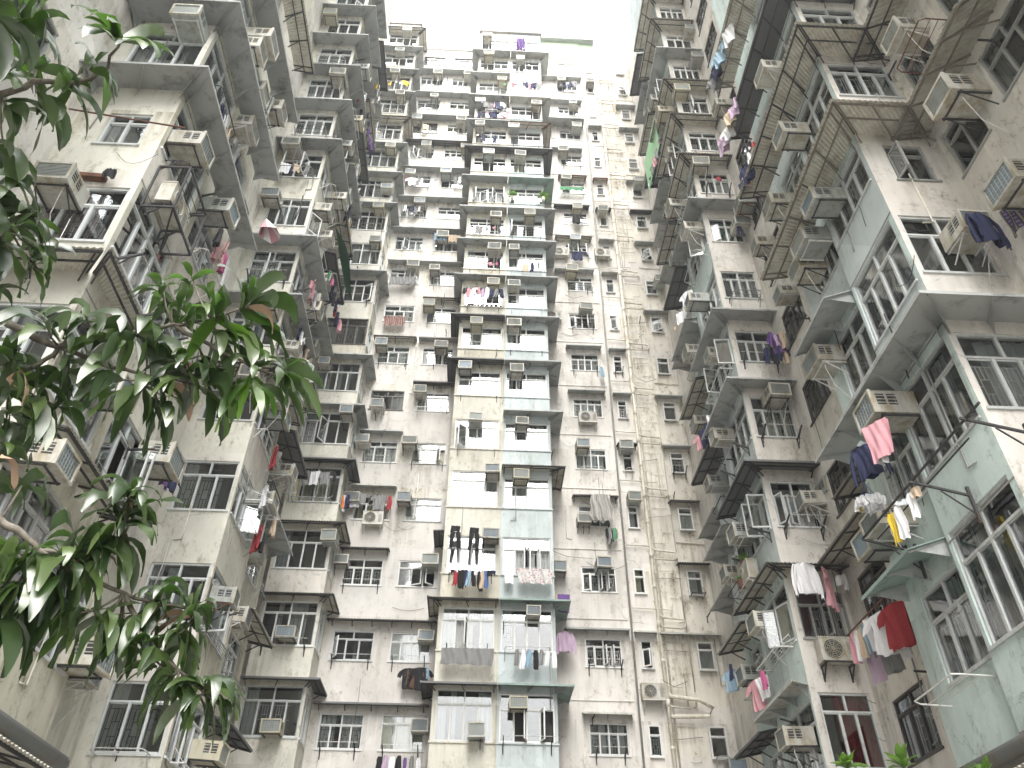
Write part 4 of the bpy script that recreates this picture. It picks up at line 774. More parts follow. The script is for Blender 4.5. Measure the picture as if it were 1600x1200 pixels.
    if r:
        canopy(B, S1b, U(10.6, 12.35), Z(-1) + 1.75, 1.75, .8, 'sheet_mint', slope=.35); canopy(B, S1b, U(10.6, 12.35), Z(1) + 1.62, 1.75, .75, 'sheet_grey', slope=.4)
        canopy(B, IN, U(13.2, 15.0), Z(1) - .35, 1.8, .8, 'corr'); canopy(B, IN, U(14.2, 17.0), Z(0) + 1.75, 2.8, .75, 'corr')
    else:
        canopy(B, S1, U(8.9, 11.5), 8.05, 2.6, .55, 'corr'); canopy(B, F1, -7.9, Z(1) - .8, 1.6, .6, 'corr', wr=.5); canopy(B, S1, 8.67, Z(1) - .8, 1.3, .5, 'corr', wl=.6)
        canopy(B, IN, 13.0, Z(0) + 1.9, 3.0, .7, 'corr'); canopy(B, IN, 13.0, Z(-1) + 1.7, 2.2, .6, 'corr')
    for kk in kf:
        if r: kind = {-1: 'sheet_white', 0: 'corr', 1: 'sheet_dark', 2: 'sheet_grey', 3: 'sheet_grey', 4: None, 5: 'sheet_grey', 6: 'corr', 7: 'corr', 8: 'corr', 9: 'sheet_grey', 10: 'corr', 11: 'corr'}[kk]
        else: kind = {-1: None, 0: None, 1: None, 2: 'corr', 3: 'sheet_grey', 4: 'sheet_grey', 5: None, 6: 'sheet_grey', 7: 'sheet_grey', 8: 'sheet_grey', 9: 'sheet_grey', 10: 'sheet_grey', 11: 'sheet_grey'}[kk]
        z = Z(kk) + 1.7
        if kind:
            d = .6
            if kk >= 0:
                if r: canopy(B, F2, s2, z, inn - s2, d, kind, wl=d)
                else: canopy(B, F2, inn, z, s2 - inn, d, kind, wr=d)
            canopy(B, S2, U(gy, e2a), z, e2a - gy, d, kind, wl=0 if r else d, wr=d if r else 0)
        canopy(B, S2b, U(e2a + .02, e2), Z(kk) + 1.55, e2 - e2a - .02, .75, ('corr', 'sheet_grey', 'sheet_dark')[(kk + 3) % 3])
        if kk % 3: canopy(B, IN, U(23.2, 25.4), Z(kk) + 1.5, 2.2, .8, 'sheet_grey')
    rn = random.Random(61 if r else 62)
    # conditioners, racks, laundry
    if r:
        add_ac(S1b, U(12.3, 12.3) - .1, Z(-1) + 2.35, 2, 'left of two white box air conditioners below the pink towel on the near right wing'); add_ac(S1b, -11.6, Z(-1) + 2.35, 4, 'right of two white box air conditioners below the pink towel on the near right wing')
        add_ac(S1, -10.35, Z(0) + .95, 0, 'large white box air conditioner with teal grille above the pink towel', scale=1.15)
        add_ac(S1b, -12.15, Z(1) + .82, 4, 'large white air conditioner with blue grille on the near right wing, third row up', scale=1.1)
        add_ac(S1, -9.95, Z(2) + .55, 2, 'white box air conditioner in a dark cage beside the side window under the corrugated canopy'); add_ac(S1, -10.9, Z(2) + .35, 5, 'grey air conditioner in a bracket frame on the wall left of the caged one')
        add_ac(S1, -10.2, Z(3) + .6, 0, 'white box air conditioner over the upper corrugated canopy of the near right wing'); add_ac(S1b, -11.9, Z(3) + .2, 1, 'white box air conditioner left along the upper corrugated canopy of the near right wing')
        add_ac(S1b, -11.6, Z(2) + .3, 1, 'white box air conditioner beside the open casement on the blue side wall'); add_ac(S1, -10.1, Z(4) + .5, 4, 'white box air conditioner high on the near right wing, fifth storey')
        add_ac(S1b, -11.7, Z(-1) + .3 - 2.6, 6, 'white box air conditioner by the window below the white pipe rack'); add_ac(IN, -7.3, Z(2) + .15, 1, 'large yellowing box air conditioner on the upper right inner wall', scale=1.2)
        add_ac(IN, -7.25, Z(1) + .3, 0, 'box air conditioner with dark blue grille at the right edge', scale=1.15); add_ac(F1, 8.05, Z(1) + .55, 4, 'box air conditioner with a navy jacket draped over it', scale=1.05)
        add_ac(IN, -13.2, Z(-1) + .9, 6, 'white box air conditioner on the beige wall above the white pipe rack'); add_ac(IN, -7.6, Z(3) + .3, 4, 'box air conditioner at the top right under the rail')
        cR.ac({2: (.55, 1.0), 5: (.85, .35), 6: (.05, 1.1), 9: (.9, 1.), 8: (.0, .9), 10: (.9, .9), 1: (1.25, .75)}); cS.ac({-1: (.75, .55), 0: (.5, .6), 1: (.3, .4), 2: (.25, .9), 3: (.5, 1.0), 4: (.4, .9), 5: (.8, .9), 6: (.3, .8), 7: (.6, .8), 8: (.7, .8), 9: (.2, .8)}); cT.ac({-1: (.5, .2), 0: (.5, .2), 1: (.4, .3), 2: (.5, .5), 3: (.2, .4), 4: (.6, .4), 6: (.4, .4), 7: (.6, .4), 9: (.3, .4), 10: (.6, .4)})
        cG.ac({1: (-.4, .6), 3: (.8, .9), 4: (.5, .8), 5: (.2, .7), 7: (.5, .6)})
        add_condenser(F2, 7.92, Z(0) - .62, 'condenser in a dark red bracket below the white trousers', True); add_condenser(S2, -18.9, Z(1) - .75, 'weathered condenser beside pot plants on the far right wing, second row')
        cR.rack({3: 'prongs', 4: 'rail', 1: 'prongs', 6: 'prongs', 2: 'prongs'}); cS.rack({0: 'ladder', 2: 'prongs', 3: 'ladder', 5: 'rail', -1: 'rail', 1: 'prongs', 6: 'rail', 8: 'rail'}); cT.rack({0: 'ladder', 1: 'rail', 2: 'rail', 4: 'rail', 6: 'rail', 3: 'ladder'})
        add_rack(S1b, -12.1, Z(-1) - .35, 1.3, 'white pipe rack jutting from the mint wall at lower right', 'rail', .6, 'rail_white'); add_rack(IN, -8.0, Z(3) - .2, 1.1, 'long rounded rail rack at the upper right corner', 'rail', .55, 'rust')
        # laundry
        where = 'over the balcony with the red bracket, far right wing'
        hang(F2, 7.42, .75, 10.15, 'blouse', 'cl_white', 'largest ' + where, 0, 1.25, .2); hang(F2, 7.98, .6, 10.1, 'trousers', 'cl_pink', where, 1, 1.0, .9)
        hang(F2, 8.35, .5, 10.0, 'small', 'cl_white', where, 1, 1.2); hang(F2, 8.45, .5, 10.05, 'slim', 'cl_white', where, 2, .7)
        p = add_rack(IN, -15.4, 8.0, 1.9, 'rack jutting from the beige light well wall, full of bright laundry', 'ladder', 1.1, 'rust')
        it = [('slim', 'pink'), ('slim', 'white'), ('slim', 'beige'), ('slim', 'sky'), ('slim', 'magenta'), ('towel', 'white'), ('towel', 'lilac'), ('shirt', 'white'), ('slim', 'navy'), ('shirt', 'red')]
        for i, (kd, c_) in enumerate(it):
            t = i / 9; hang((7.55, 0, -90), -15.3 + 1.85 * t, .0, 8.0 - .02 * i, kd, 'cl_' + c_, 'in the bright row below the mint canopy at lower right', i, 1.0 + .25 * (kd == 'shirt'), .5 + .2 * (i % 3))
        for i, (kd, c_) in enumerate((('towel', 'lilac'), ('shirt', 'grey'), ('slim', 'white'))): hang((7.75, 0, -90), -15.0 + .6 * i, 0, 7.55, kd, 'cl_' + c_, 'in the lower tier of the bright row at lower right', i, 1.0, .5)
        P_ = (6.3, 0, -90)
        pl = MB(); pl.tube([(6.3, 11.5, 8.05), (6.3, 7.7, 7.95)], .02, 'iron', 6); pl.tube([(6.5, 11.4, 8.0), (6.5, 8.4, 7.9)], .014, 'iron', 6)
        po = tag(link('laundry_pole', pl.mesh('laundry_pole')), 'long dark pole along the mint wall carrying socks and yellow cloth', 'laundry pole')
        for y in (11.35, 9.6, 8.05): bk = MB(); bk.obox((7.08, y, 7.75), (6.22, y, 7.96), .03, .035, 'iron'); bk.obox((7.08, y, 7.42), (6.65, y, 7.82), .018, .018, 'iron'); bk.obox((7.06, y, 7.3), (7.06, y, 7.9), .04, .04, 'iron'); link('pole_bracket', bk.mesh('pole_bracket'), po)
        hang(P_, -9.85, .15, 9.22, 'towel', 'cl_pink', 'below the teal grilled air conditioner', 0, 1.05, .6); hang(P_, -9.98, .12, 9.2, 'slim', 'cl_white', 'behind the pink towel at right', 0, 1.1, .6)
        hang(P_, -10.45, .1, 9.2, 'blouse', 'cl_navy', 'left of the pink towel at right', 1, 1.0, .7)
        hang(P_, -10.45, 0, 7.93, 'slim', 'cl_yellow', 'from the dark pole on the mint wall', 0, .85, .7); hang(P_, -10.25, 0, 7.93, 'slim', 'cl_white', 'beside the yellow cloth on the dark pole', 1, .9, .8); hang(P_, -9.8, 0, 7.9, 'slim', 'cl_white', 'in the middle of the dark pole', 2, .7, .5); hang(P_, -9.65, 0, 7.9, 'small', 'cl_beige', 'in the middle of the dark pole', 2, .8, .5)
        rg = MB(); cx, cy, cz = 6.3, 10.92, 8.47
        rg.tube([(cx + .17 * math.cos(t * .4189), cy + .17 * math.sin(t * .4189), cz) for t in range(16)], .014, 'cl_blue', 6)
        for j in range(3): rg.tube([(cx + .17 * math.cos(j * 2.1), cy + .17 * math.sin(j * 2.1), cz), (cx, cy, cz + .3)], .006, 'cl_blue', 4)
        rgo = tag(link('clothes_ring', rg.mesh('clothes_ring')), 'round blue peg hanger ringed with white socks', 'peg hanger')
        sk = garment_mesh('small', 'cl_white', 0); q = random.Random(1)
        for j in range(13):
            t = j * .483; c_ = 'cl_yellow' if j == 5 else 'cl_white'
            hang((cx + .17 * math.cos(t), cy + .17 * math.sin(t), q.uniform(0, 180)), 0, 0, cz, 'small', c_, 'clipped to the round blue peg hanger', j, .85)
        hang(F1, 7.98, .72, 12.2, 'blouse', 'cl_navy', 'over the air conditioner at the right edge', 2, 1.15, .2); hang(IN, -7.7, .25, 12.2, 'towel', 'cl_plaid', 'beside the air conditioner at the right edge', 0, 1.0, .1)
        laundry(F2, 8.1, 8.75, .7, Z(3) + .55, [('slim', 'purple'), ('slim', 'lilac'), ('shirt', 'purple'), ('slim', 'beige'), ('slim', 'grey'), ('slim', 'navy')], 'on the upper rack of the far right wing, fourth storey', rn)
        laundry(F2, 7.9, 8.75, .6, Z(3) + .1, [('slim', 'navy'), ('slim', 'black'), ('slim', 'navy'), ('slim', 'beige'), ('slim', 'black')], 'in the lower tier at the far right wing, fourth storey', rn)
        hang(F2, 8.2, .45, Z(5) + .3, 'trousers', 'cl_navy', 'over the air conditioner by the green curtained window', 0, .5); hang(F2, 7.9, .5, Z(6) + .3, 'small', 'cl_red', 'at the far right wing window, eighth storey', 0)
        fc = (6.75, 0, -90)
        for (y0, y1, z, its, wh) in ((20.8, 18.7, Z(4) + 2.0, rnd_items(rn, 6, ('white', 'white', 'beige')), 'on the far right wing side, sixth storey'), (20.2, 18.9, Z(2) + 2.1, [('shirt', 'pink'), ('towel', 'navy'), ('slim', 'navy'), ('slim', 'white')], 'on the far right wing side, fourth storey'), (21.2, 18.4, Z(8) + .6, rnd_items(rn, 8, ('white', 'grey', 'pink', 'navy')), 'beside the green corrugated panel'), (21.3, 20.6, 9.35, [('shirt', 'sky'), ('slim', 'navy')], 'by the open window of the far right wing'), (19.4, 18.4, 8.4, [('shirt', 'pink'), ('towel', 'white'), ('slim', 'magenta')], 'below the white bracket on the far right wing')):
            laundry(fc, -y0, -y1, 0, z, its, wh, rn, .6)
        fc = (6.35, 0, -90)
        for (y0, y1, z, its, wh) in ((12.3, 10.4, Z(5) + 1.4, [('shirt', 'grey'), ('shirt', 'navy'), ('shirt', 'sky'), ('shirt', 'sky'), ('towel', 'white')], 'in the high blue and white row near the top right'), (12.9, 11.2, Z(4) + 1.6, rnd_items(rn, 8, ('white', 'lilac', 'beige', 'yellow', 'white')), 'in the high pale row near the top right'), (12.4, 11.0, Z(3) + 1.9, [('towel', 'navy'), ('slim', 'pink'), ('shirt', 'navy'), ('slim', 'white'), ('small', 'red')], 'in the dark row below the high pale row')):
            laundry(fc, -y0, -y1, 0, z, its, wh, rn, .5)
        gs = MB()
        for j in range(28): x = j / 28 * 2.4; gs.quad((x, .01 * (j % 2), 0), (x + .086, .01 * ((j + 1) % 2), 0), (x + .086, .01 * ((j + 1) % 2), 2.2), (x, .01 * (j % 2), 2.2), 'plastic_green')
        tag(link('corrugated_panel', gs.mesh('corrugated_panel'), None, at((6.75, 0, -90), -21.2, 0, 30.4)), 'pale green corrugated plastic panel high on the right side', 'plastic panel')
    else:
        add_ac(F1, -7.25, Z(1) + .72, 1, 'white air conditioner hanging over the pink curtained window', scale=1.05)
        add_ac(S1, 9.15, Z(2) + .25, 0, 'white box air conditioner above the caged condenser'); add_condenser(S1, 9.5, Z(1) + 1.6, 'caged condenser in a black iron frame on the near left wing', True)
        cg = MB(); q0, q1, q2, q3 = -5.62, -6.18, 8.95, 10.05
        for (xx, yy) in ((q0, q2), (q0, q3), (q1, q2), (q1, q3)): cg.obox((xx, yy, Z(1) + 1.2), (xx, yy, Z(1) + 2.35), .035, .035, 'iron')
        for zz in (Z(1) + 1.2, Z(1) + 2.35): cg.obox((q0, q2, zz), (q0, q3, zz), .035, .035, 'iron'); cg.obox((q0, q2, zz), (q1, q2, zz), .035, .035, 'iron'); cg.obox((q0, q3, zz), (q1, q3, zz), .035, .035, 'iron')
        cg.obox((q0, q2, Z(1) + 1.2), (q1, q3, Z(1) + 1.2), .03, .03, 'iron')
        tag(link('iron_cage', cg.mesh('iron_cage')), 'black iron cage holding the condenser on the near left wing', 'cage')
        add_ac(S1b, 11.15, Z(2) + .85, 2, 'grey box air conditioner with teal grille under the long sheet canopy'); add_ac(S1, 9.75, Z(3) + 2.4, 1, 'upper white box air conditioner over the long sheet canopy'); add_ac(S1b, 10.9, Z(3) + .9, 4, 'white box air conditioner beside the bed of clothes at upper left')
        add_ac(S1b, 10.75, Z(3) + 2.3, 5, 'second white box air conditioner over the long sheet canopy'); add_ac(S1b, 12.55, Z(0) + .95, 0, 'white box air conditioner with pale grille above the purple cloth', scale=1.1); add_ac(S1b, 13.2 - .8, Z(-1) - .05, 0, 'white box air conditioner with dark blue grille at lower left', scale=1.1)
        add_ac(S1, 9.9, Z(4) + .4, 4, 'white box air conditioner at the top left corner'); add_ac(IN, 15.9, Z(-1) + .9, 4, 'box air conditioner in the lower left light well'); add_ac(S1b, 11.9, Z(4) + .6, 1, 'white box air conditioner high on the near left wing')
        add_ac(S1, 8.95, 7.25, 0, 'white box air conditioner under the corrugated awning at the left edge')
        cS.ac({-1: (.9, .35), 0: (.2, .65), 1: (.62, .85), 2: (.5, .7), 3: (.35, .4), 4: (.75, .6), 5: (.5, .5), 6: (.7, .5), 7: (.45, .6), 8: (.7, .5), 9: (.3, .6)}); cT.ac({-1: (.3, .3), 0: (-.1, 1.0), 1: (.1, .1), 2: (.5, .5), 3: (.3, .4), 4: (.6, .5), 5: (.2, .3), 6: (.6, .4), 7: (.3, .4), 8: (.5, .4), 9: (.3, .4), 10: (.6, .4)}); cR.ac({5: (.1, .9), 8: (.9, .8), 10: (.1, .8)}); cG.ac({2: (.3, .9), 4: (.6, .9)})
        cR.rack({4: 'prongs', 6: 'rail', 7: 'rail', -1: 'rail', 9: 'rail'}); cS.rack({-1: 'ladder', 0: 'ladder', 1: 'rail', 2: 'rail', 3: 'ladder', 4: 'prongs', 5: 'rail', 6: 'rail', 8: 'rail'}); cB.rack({2: 'rail', 1: 'ladder', 4: 'rail', 0: 'ladder'}); cT.rack({0: 'ladder', 2: 'ladder', 3: 'rail', 5: 'rail', 7: 'rail', 1: 'rail', 9: 'rail'}); cA.rack({2: 'rail', 3: 'rail', 1: 'prongs'})
        fc = (-5.75, 0, 90)
        laundry(fc, 9.0, 10.8, 0, Z(2) + 2.35, [('towel', 'black'), ('shirt', 'navy'), ('towel', 'white'), ('towel', 'beige'), ('shirt', 'grey'), ('towel', 'navy')], 'above the long sheet canopy on the near left wing', rn, .4)
        laundry(fc, 10.9, 12.0, 0, Z(2) + .3, [('slim', 'black'), ('shirt', 'pink'), ('towel', 'pink'), ('slim', 'magenta'), ('towel', 'white')], 'on the curved rail behind the leaf tips', rn, .5)
        laundry((-6.3, 0, 90), 13.2, 14.2, 0, Z(0) + 1.9, [('shirt', 'purple'), ('towel', 'purple'), ('shirt', 'navy')], 'in the light well between the left wings, second storey', rn)
        for i, (fc_, u, z, v_) in enumerate(((S1, 9.9, Z(0) + .5, 2), (S2, 17.9, Z(2) + 1.0, 4), (S2, 19.0, Z(4) + .3, 1), (S2, 17.8, Z(5) + 1.2, 0), (S2b, 20.2, Z(3) + 1.2, 4), (S2b, 21.6, Z(5) + 1.1, 1), (S2, 18.9, Z(7) + 1.4, 2), (F2, -6.55, Z(2) + 1.15, 1), (F2, -7.4, Z(6) + 1.1, 4), (F2, -6.6, Z(3) + 1.0, 0), (F1, -6.6, Z(3) + .9, 5))):
            add_ac(fc_, u, z, v_, 'left wing air conditioner beside the ' + ('near front' if fc_ is F1 else 'near side' if fc_ is S1 else 'far front' if fc_ is F2 else 'far side' if fc_ is S2 else 'recessed far side') + ' window, ' + rowname(int((z - 8.3) / 2.7) + 1))
        laundry((-5.8, 0, 90), 17.6, 19.2, 0, Z(3) + 1.2, [('shirt', 'navy'), ('slim', 'white'), ('small', 'white'), ('slim', 'black'), ('shirt', 'beige'), ('slim', 'grey')], 'on the far left wing side, fifth row', rn, .5)
        laundry((0, 16.9, 0), -7.5, -6.5, 0, Z(6) + .2, [('towel', 'white'), ('slim', 'navy'), ('towel', 'beige'), ('small', 'black'), ('slim', 'grey')], 'over the rail of the far left wing front, eighth row', rn)
        laundry((-5.85, 0, 90), 18.0, 20.0, 0, Z(1) + 1.3, [('shirt', 'white'), ('slim', 'grey'), ('towel', 'white'), ('small', 'navy'), ('slim', 'beige')], 'on the far left wing side, third row', rn, .5)
        for i, (u, z) in enumerate(((18.2, 12.4), (20.4, 14.6), (18.6, 17.6), (20.5, 23.6))): add_rack(S2 if u < 19.6 else S2b, u, z, 1.0, f'white ladder rack on the far left wing side, {"lowest second third topmost".split()[i]} of four', 'ladder', .7, 'rail_white')
        fc = (-5.85, 0, 90)
        for (y0, y1, z, its, wh) in ((18.3, 18.9, 14.3, [('shirt', 'red'), ('slim', 'grey')], 'by the open sashes of the far left wing, second storey'), (18.5, 19.2, 11.9, [('shirt', 'red'), ('slim', 'black')], 'behind the side rail of the far left wing, lowest storeys'), (20.2, 22.0, 37.0, rnd_items(rn, 5, ('pink', 'magenta', 'white', 'yellow')), 'high on the far left wing, bright row'), (19.8, 22.2, 33.6, rnd_items(rn, 6, ('navy', 'white', 'purple')), 'high on the far left wing, dark row'), (19.8, 22.2, 29.9, rnd_items(rn, 7, ('white', 'sky', 'white', 'grey')), 'high on the far left wing, pale row'), (19.9, 22.3, 27.0, rnd_items(rn, 6, ('beige', 'white', 'navy', 'black')), 'on the far left wing above the green tarpaulin'), (19.6, 22.4, 22.9, [('towel', 'green'), ('slim', 'magenta'), ('shirt', 'navy'), ('slim', 'black'), ('shirt', 'navy'), ('slim', 'red'), ('slim', 'navy'), ('slim', 'pink')], 'below the green tarpaulin on the far left wing'), (17.8, 18.8, 20.5, rnd_items(rn, 4, ('pink', 'white', 'lilac')), 'on the rack right of the leaf tips'), (18.0, 19.5, 31.9, [('small', 'red'), ('slim', 'navy'), ('towel', 'white')], 'on the far left wing beside the sheet canopies')):
            laundry(fc, y0, y1, 0, z, its, wh, rn, .5)
        g = MB(); n = 10; pv = None
        for j in range(n + 1):
            t = j / n; a = Vector((-5.95, 19.3 + 3.1 * t, 24.9 + .05 * math.sin(t * 9))); b_ = Vector((-5.45 + .05 * math.sin(t * 5), 19.3 + 3.1 * t, 23.95 + .08 * math.sin(t * 7)))
            if pv: g.quad(pv[0], a, b_, pv[1], 'net_green')
            pv = (a, b_)
        tag(link('tarpaulin', g.mesh('tarpaulin', True)), 'dark green tarpaulin strung along the far left wing', 'tarpaulin')
        # pink and white patterned umbrella hung upside down
        um = MB(); c0 = Vector((-5.5, 12.4, 16.75)); nn = 8
        rim = [c0 + Vector((.2 + .26 * math.cos(j * math.pi / 4), .26 * math.sin(j * math.pi / 4), -.62 + .07 * (j % 2))) for j in range(nn)]
        for j in range(nn): um.poly([c0, rim[j], rim[(j + 1) % nn]], 'cl_pink' if j % 2 else 'cl_white')
        uo = tag(link('umbrella', um.mesh('umbrella')), 'pink and white umbrella hung half closed by the sheet canopy', 'umbrella'); us = MB(); us.tube([tuple(c0), tuple(c0 + Vector((0, 0, -.6)))], .01, 'iron', 5); link('shaft', us.mesh('shaft'), uo)
        bp = MB(); bp.tube([(-7.6, 8.05, 14.2), (-5.35, 7.9, 13.55)], .016, 'rust', 6); tag(link('laundry_pole', bp.mesh('laundry_pole')), 'thin reddish bamboo pole across the upper left', 'laundry pole')
        dc = MB(); dc.obox((-7.7, 8.6, 13.05), (-6.75, 8.6, 13.0), .12, .09, 'rust'); tag(link('scrap_board', dc.mesh('scrap_board')), 'dark rusty board on the ledge over the pink curtained window', 'board')
        hang(F1, -6.65, .2, 13.1, 'small', 'cl_black', 'below the bamboo pole at upper left', 1, 1.2)
    # nearest tooth canopies that show in the top corner
    ST = (sx, 0, A)
    for kk in (1, 2, 3):
        canopy(B, ST, U(2.2, 4.2), Z(kk) + .5, 2.0, .7, 'sheet_mint' if r else 'sheet_grey')
    # gutter at the podium
    gt = MB(); gt.tube([(sx - side * .12, fy - 3, zb - .1), (sx - side * .12, be + .2, zb - .1)], .11, 'sheet_dark', 10); link('gutter', gt.mesh('gutter', True), B)
    canopy(B, (sx + side * .3, 0, A), U(fy - 1, be - .4), zb - .35, be - .4 - fy + 1, 1.2, 'corr')
    return B
WR, WL = wing(1), wing(-1)
def clutter(B, face, u0, u1, z0, z1, n, seed, mats=('cable', 'pipe_grey', 'rail_white', 'cable')):
    """loose wires, small conduits and clamps fixed to the render"""
    rn = random.Random(seed)
    for i in range(n):
        u = rn.uniform(u0, u1); z = rn.uniform(z0, z1); q = rn.random(); mt = rn.choice(mats); b_ = MB(); v = -.02
        if q < .35:
            L_ = rn.uniform(.5, 1.8); b_.tube([(u, v, z), (u + .02, v, z - L_ * .5), (u - .03, v, z - L_)], rn.choice((.006, .009, .014)), mt, 5); nm = 'cable'
        elif q < .65:
            w_ = min(rn.uniform(.5, 1.6), u1 - u + .3); dr = rn.uniform(.05, .35); b_.tube([(u + w_ * t / 6, v - .02, z - dr * math.sin(math.pi * t / 6)) for t in range(7)], rn.choice((.005, .007)), mt, 4); nm = 'cable'
        elif q < .8:
            b_.obox((u, 0, z), (u + rn.uniform(-.05, .05), -rn.uniform(.2, .5), z + rn.uniform(0, .12)), .03, .035, 'iron'); b_.obox((u, -.01, z - .2), (u, -.01, z + .06), .025, .025, 'iron'); nm = 'bracket'
        else:
            L_ = rn.uniform(.8, 2.2); b_.tube([(u, v, z), (u, v, z - L_), (u + rn.choice((-.2, .2)), v, z - L_ - .03)], .016, rn.choice(('pipe', 'pipe_grey')), 6); nm = 'conduit'
        link(nm, b_.mesh(nm, True), B, frame_of(face))
clutter(B1, FP, -5.2, -1.6, 8, 50, 34, 1); clutter(B1, FL3, -7.3, -5.6, 8, 50, 14, 2); clutter(B2, (0, 25.99, 0), -1.3, 2.4, 8, 50, 26, 3); clutter(B3, FP, 2.7, 5.2, 8, 50, 30, 4); clutter(B3, (0, 27.3, 0), 6.5, 8.6, 8, 50, 26, 5, ('cable', 'pipe', 'pipe', 'pipe_grey'))
clutter(WR, (7.1, 0, -90), -10.5, -8.8, 6, 20, 9, 6); clutter(WR, (7.24, 0, -90), -12.4, -10.8, 6, 20, 9, 7); clutter(WR, (7.22, 0, -90), -19.4, -17.4, 6, 36, 22, 8); clutter(WR, (0, 17.2, 0), 7.4, 8.5, 5, 34, 16, 9); clutter(WR, (8.6, 0, -90), -16.8, -12.8, 5, 22, 16, 10); clutter(WR, (0, 8.67, 0), 7.2, 8.5, 7, 20, 8, 11); clutter(WR, (8.6, 0, -90), -8.5, -6, 9, 18, 8, 12)
clutter(WL, (-6.2, 0, 90), 8.8, 10.5, 5, 20, 10, 13); clutter(WL, (-6.34, 0, 90), 10.7, 12.4, 5, 20, 10, 14); clutter(WL, (-6.25, 0, 90), 17.4, 19.4, 5, 36, 20, 15); clutter(WL, (0, 17.3, 0), -7.8, -6.4, 4, 34, 16, 16); clutter(WL, (-8.0, 0, 90), 13, 17, 4, 22, 12, 17); clutter(WL, (0, 8.67, 0), -7.8, -6.4, 9, 20, 8, 18)
BRANCH = [
    [(-3.37, 3.18, 3.47), (-2.76, 2.76, 4.22), (-2.29, 2.75, 4.17), (-2.17, 2.8, 4.12), (-2.03, 2.86, 4.09), (-1.89, 2.87, 4.18), (-1.71, 2.88, 4.22), (-1.55, 2.86, 4.26), (-1.38, 2.88, 4.32), (-1.23, 2.87, 4.41)] ,
    [(-1.55, 2.86, 4.26), (-1.37, 2.93, 4.2), (-1.15, 3.01, 4.13), (-1.02, 3.07, 4.12)] ,
    [(-2.03, 2.86, 4.09), (-2.08, 2.85, 3.97), (-2.14, 2.82, 3.86), (-2.3, 2.77, 3.77)] ,
    [(-2.03, 2.86, 4.09), (-1.8, 2.91, 4.03), (-1.6, 2.97, 4.02), (-1.4, 3.01, 4.01)] ,
    [(-3.37, 3.18, 3.47), (-2.51, 2.89, 3.32), (-1.98, 2.95, 3.21), (-1.88, 2.97, 3.17), (-1.8, 2.99, 3.11), (-1.67, 3.0, 3.09), (-1.53, 3.08, 3.22)] ,
    [(-1.8, 2.99, 3.11), (-1.62, 3.06, 3.03), (-1.48, 3.15, 3.0), (-1.34, 3.21, 2.99), (-1.2, 3.28, 2.98)] ,
    [(-1.48, 3.15, 3.0), (-1.35, 3.21, 2.84), (-1.22, 3.3, 2.74), (-1.12, 3.36, 2.68)] ,
    [(-3.37, 3.18, 3.47), (-3.06, 2.32, 4.48), (-2.59, 2.12, 4.76), (-2.33, 2.1, 4.97), (-2.2, 2.08, 5.06), (-2.03, 2.12, 5.14), (-1.92, 2.08, 5.23), (-1.84, 1.97, 5.33)] ,
    [(-2.59, 2.12, 4.76), (-2.41, 2.43, 4.53), (-2.3, 2.51, 4.54), (-2.19, 2.5, 4.63)] ,
    [(-3.06, 2.32, 4.48), (-2.41, 1.77, 5.1), (-2.28, 1.78, 5.18), (-2.24, 1.86, 5.16)] ,
]
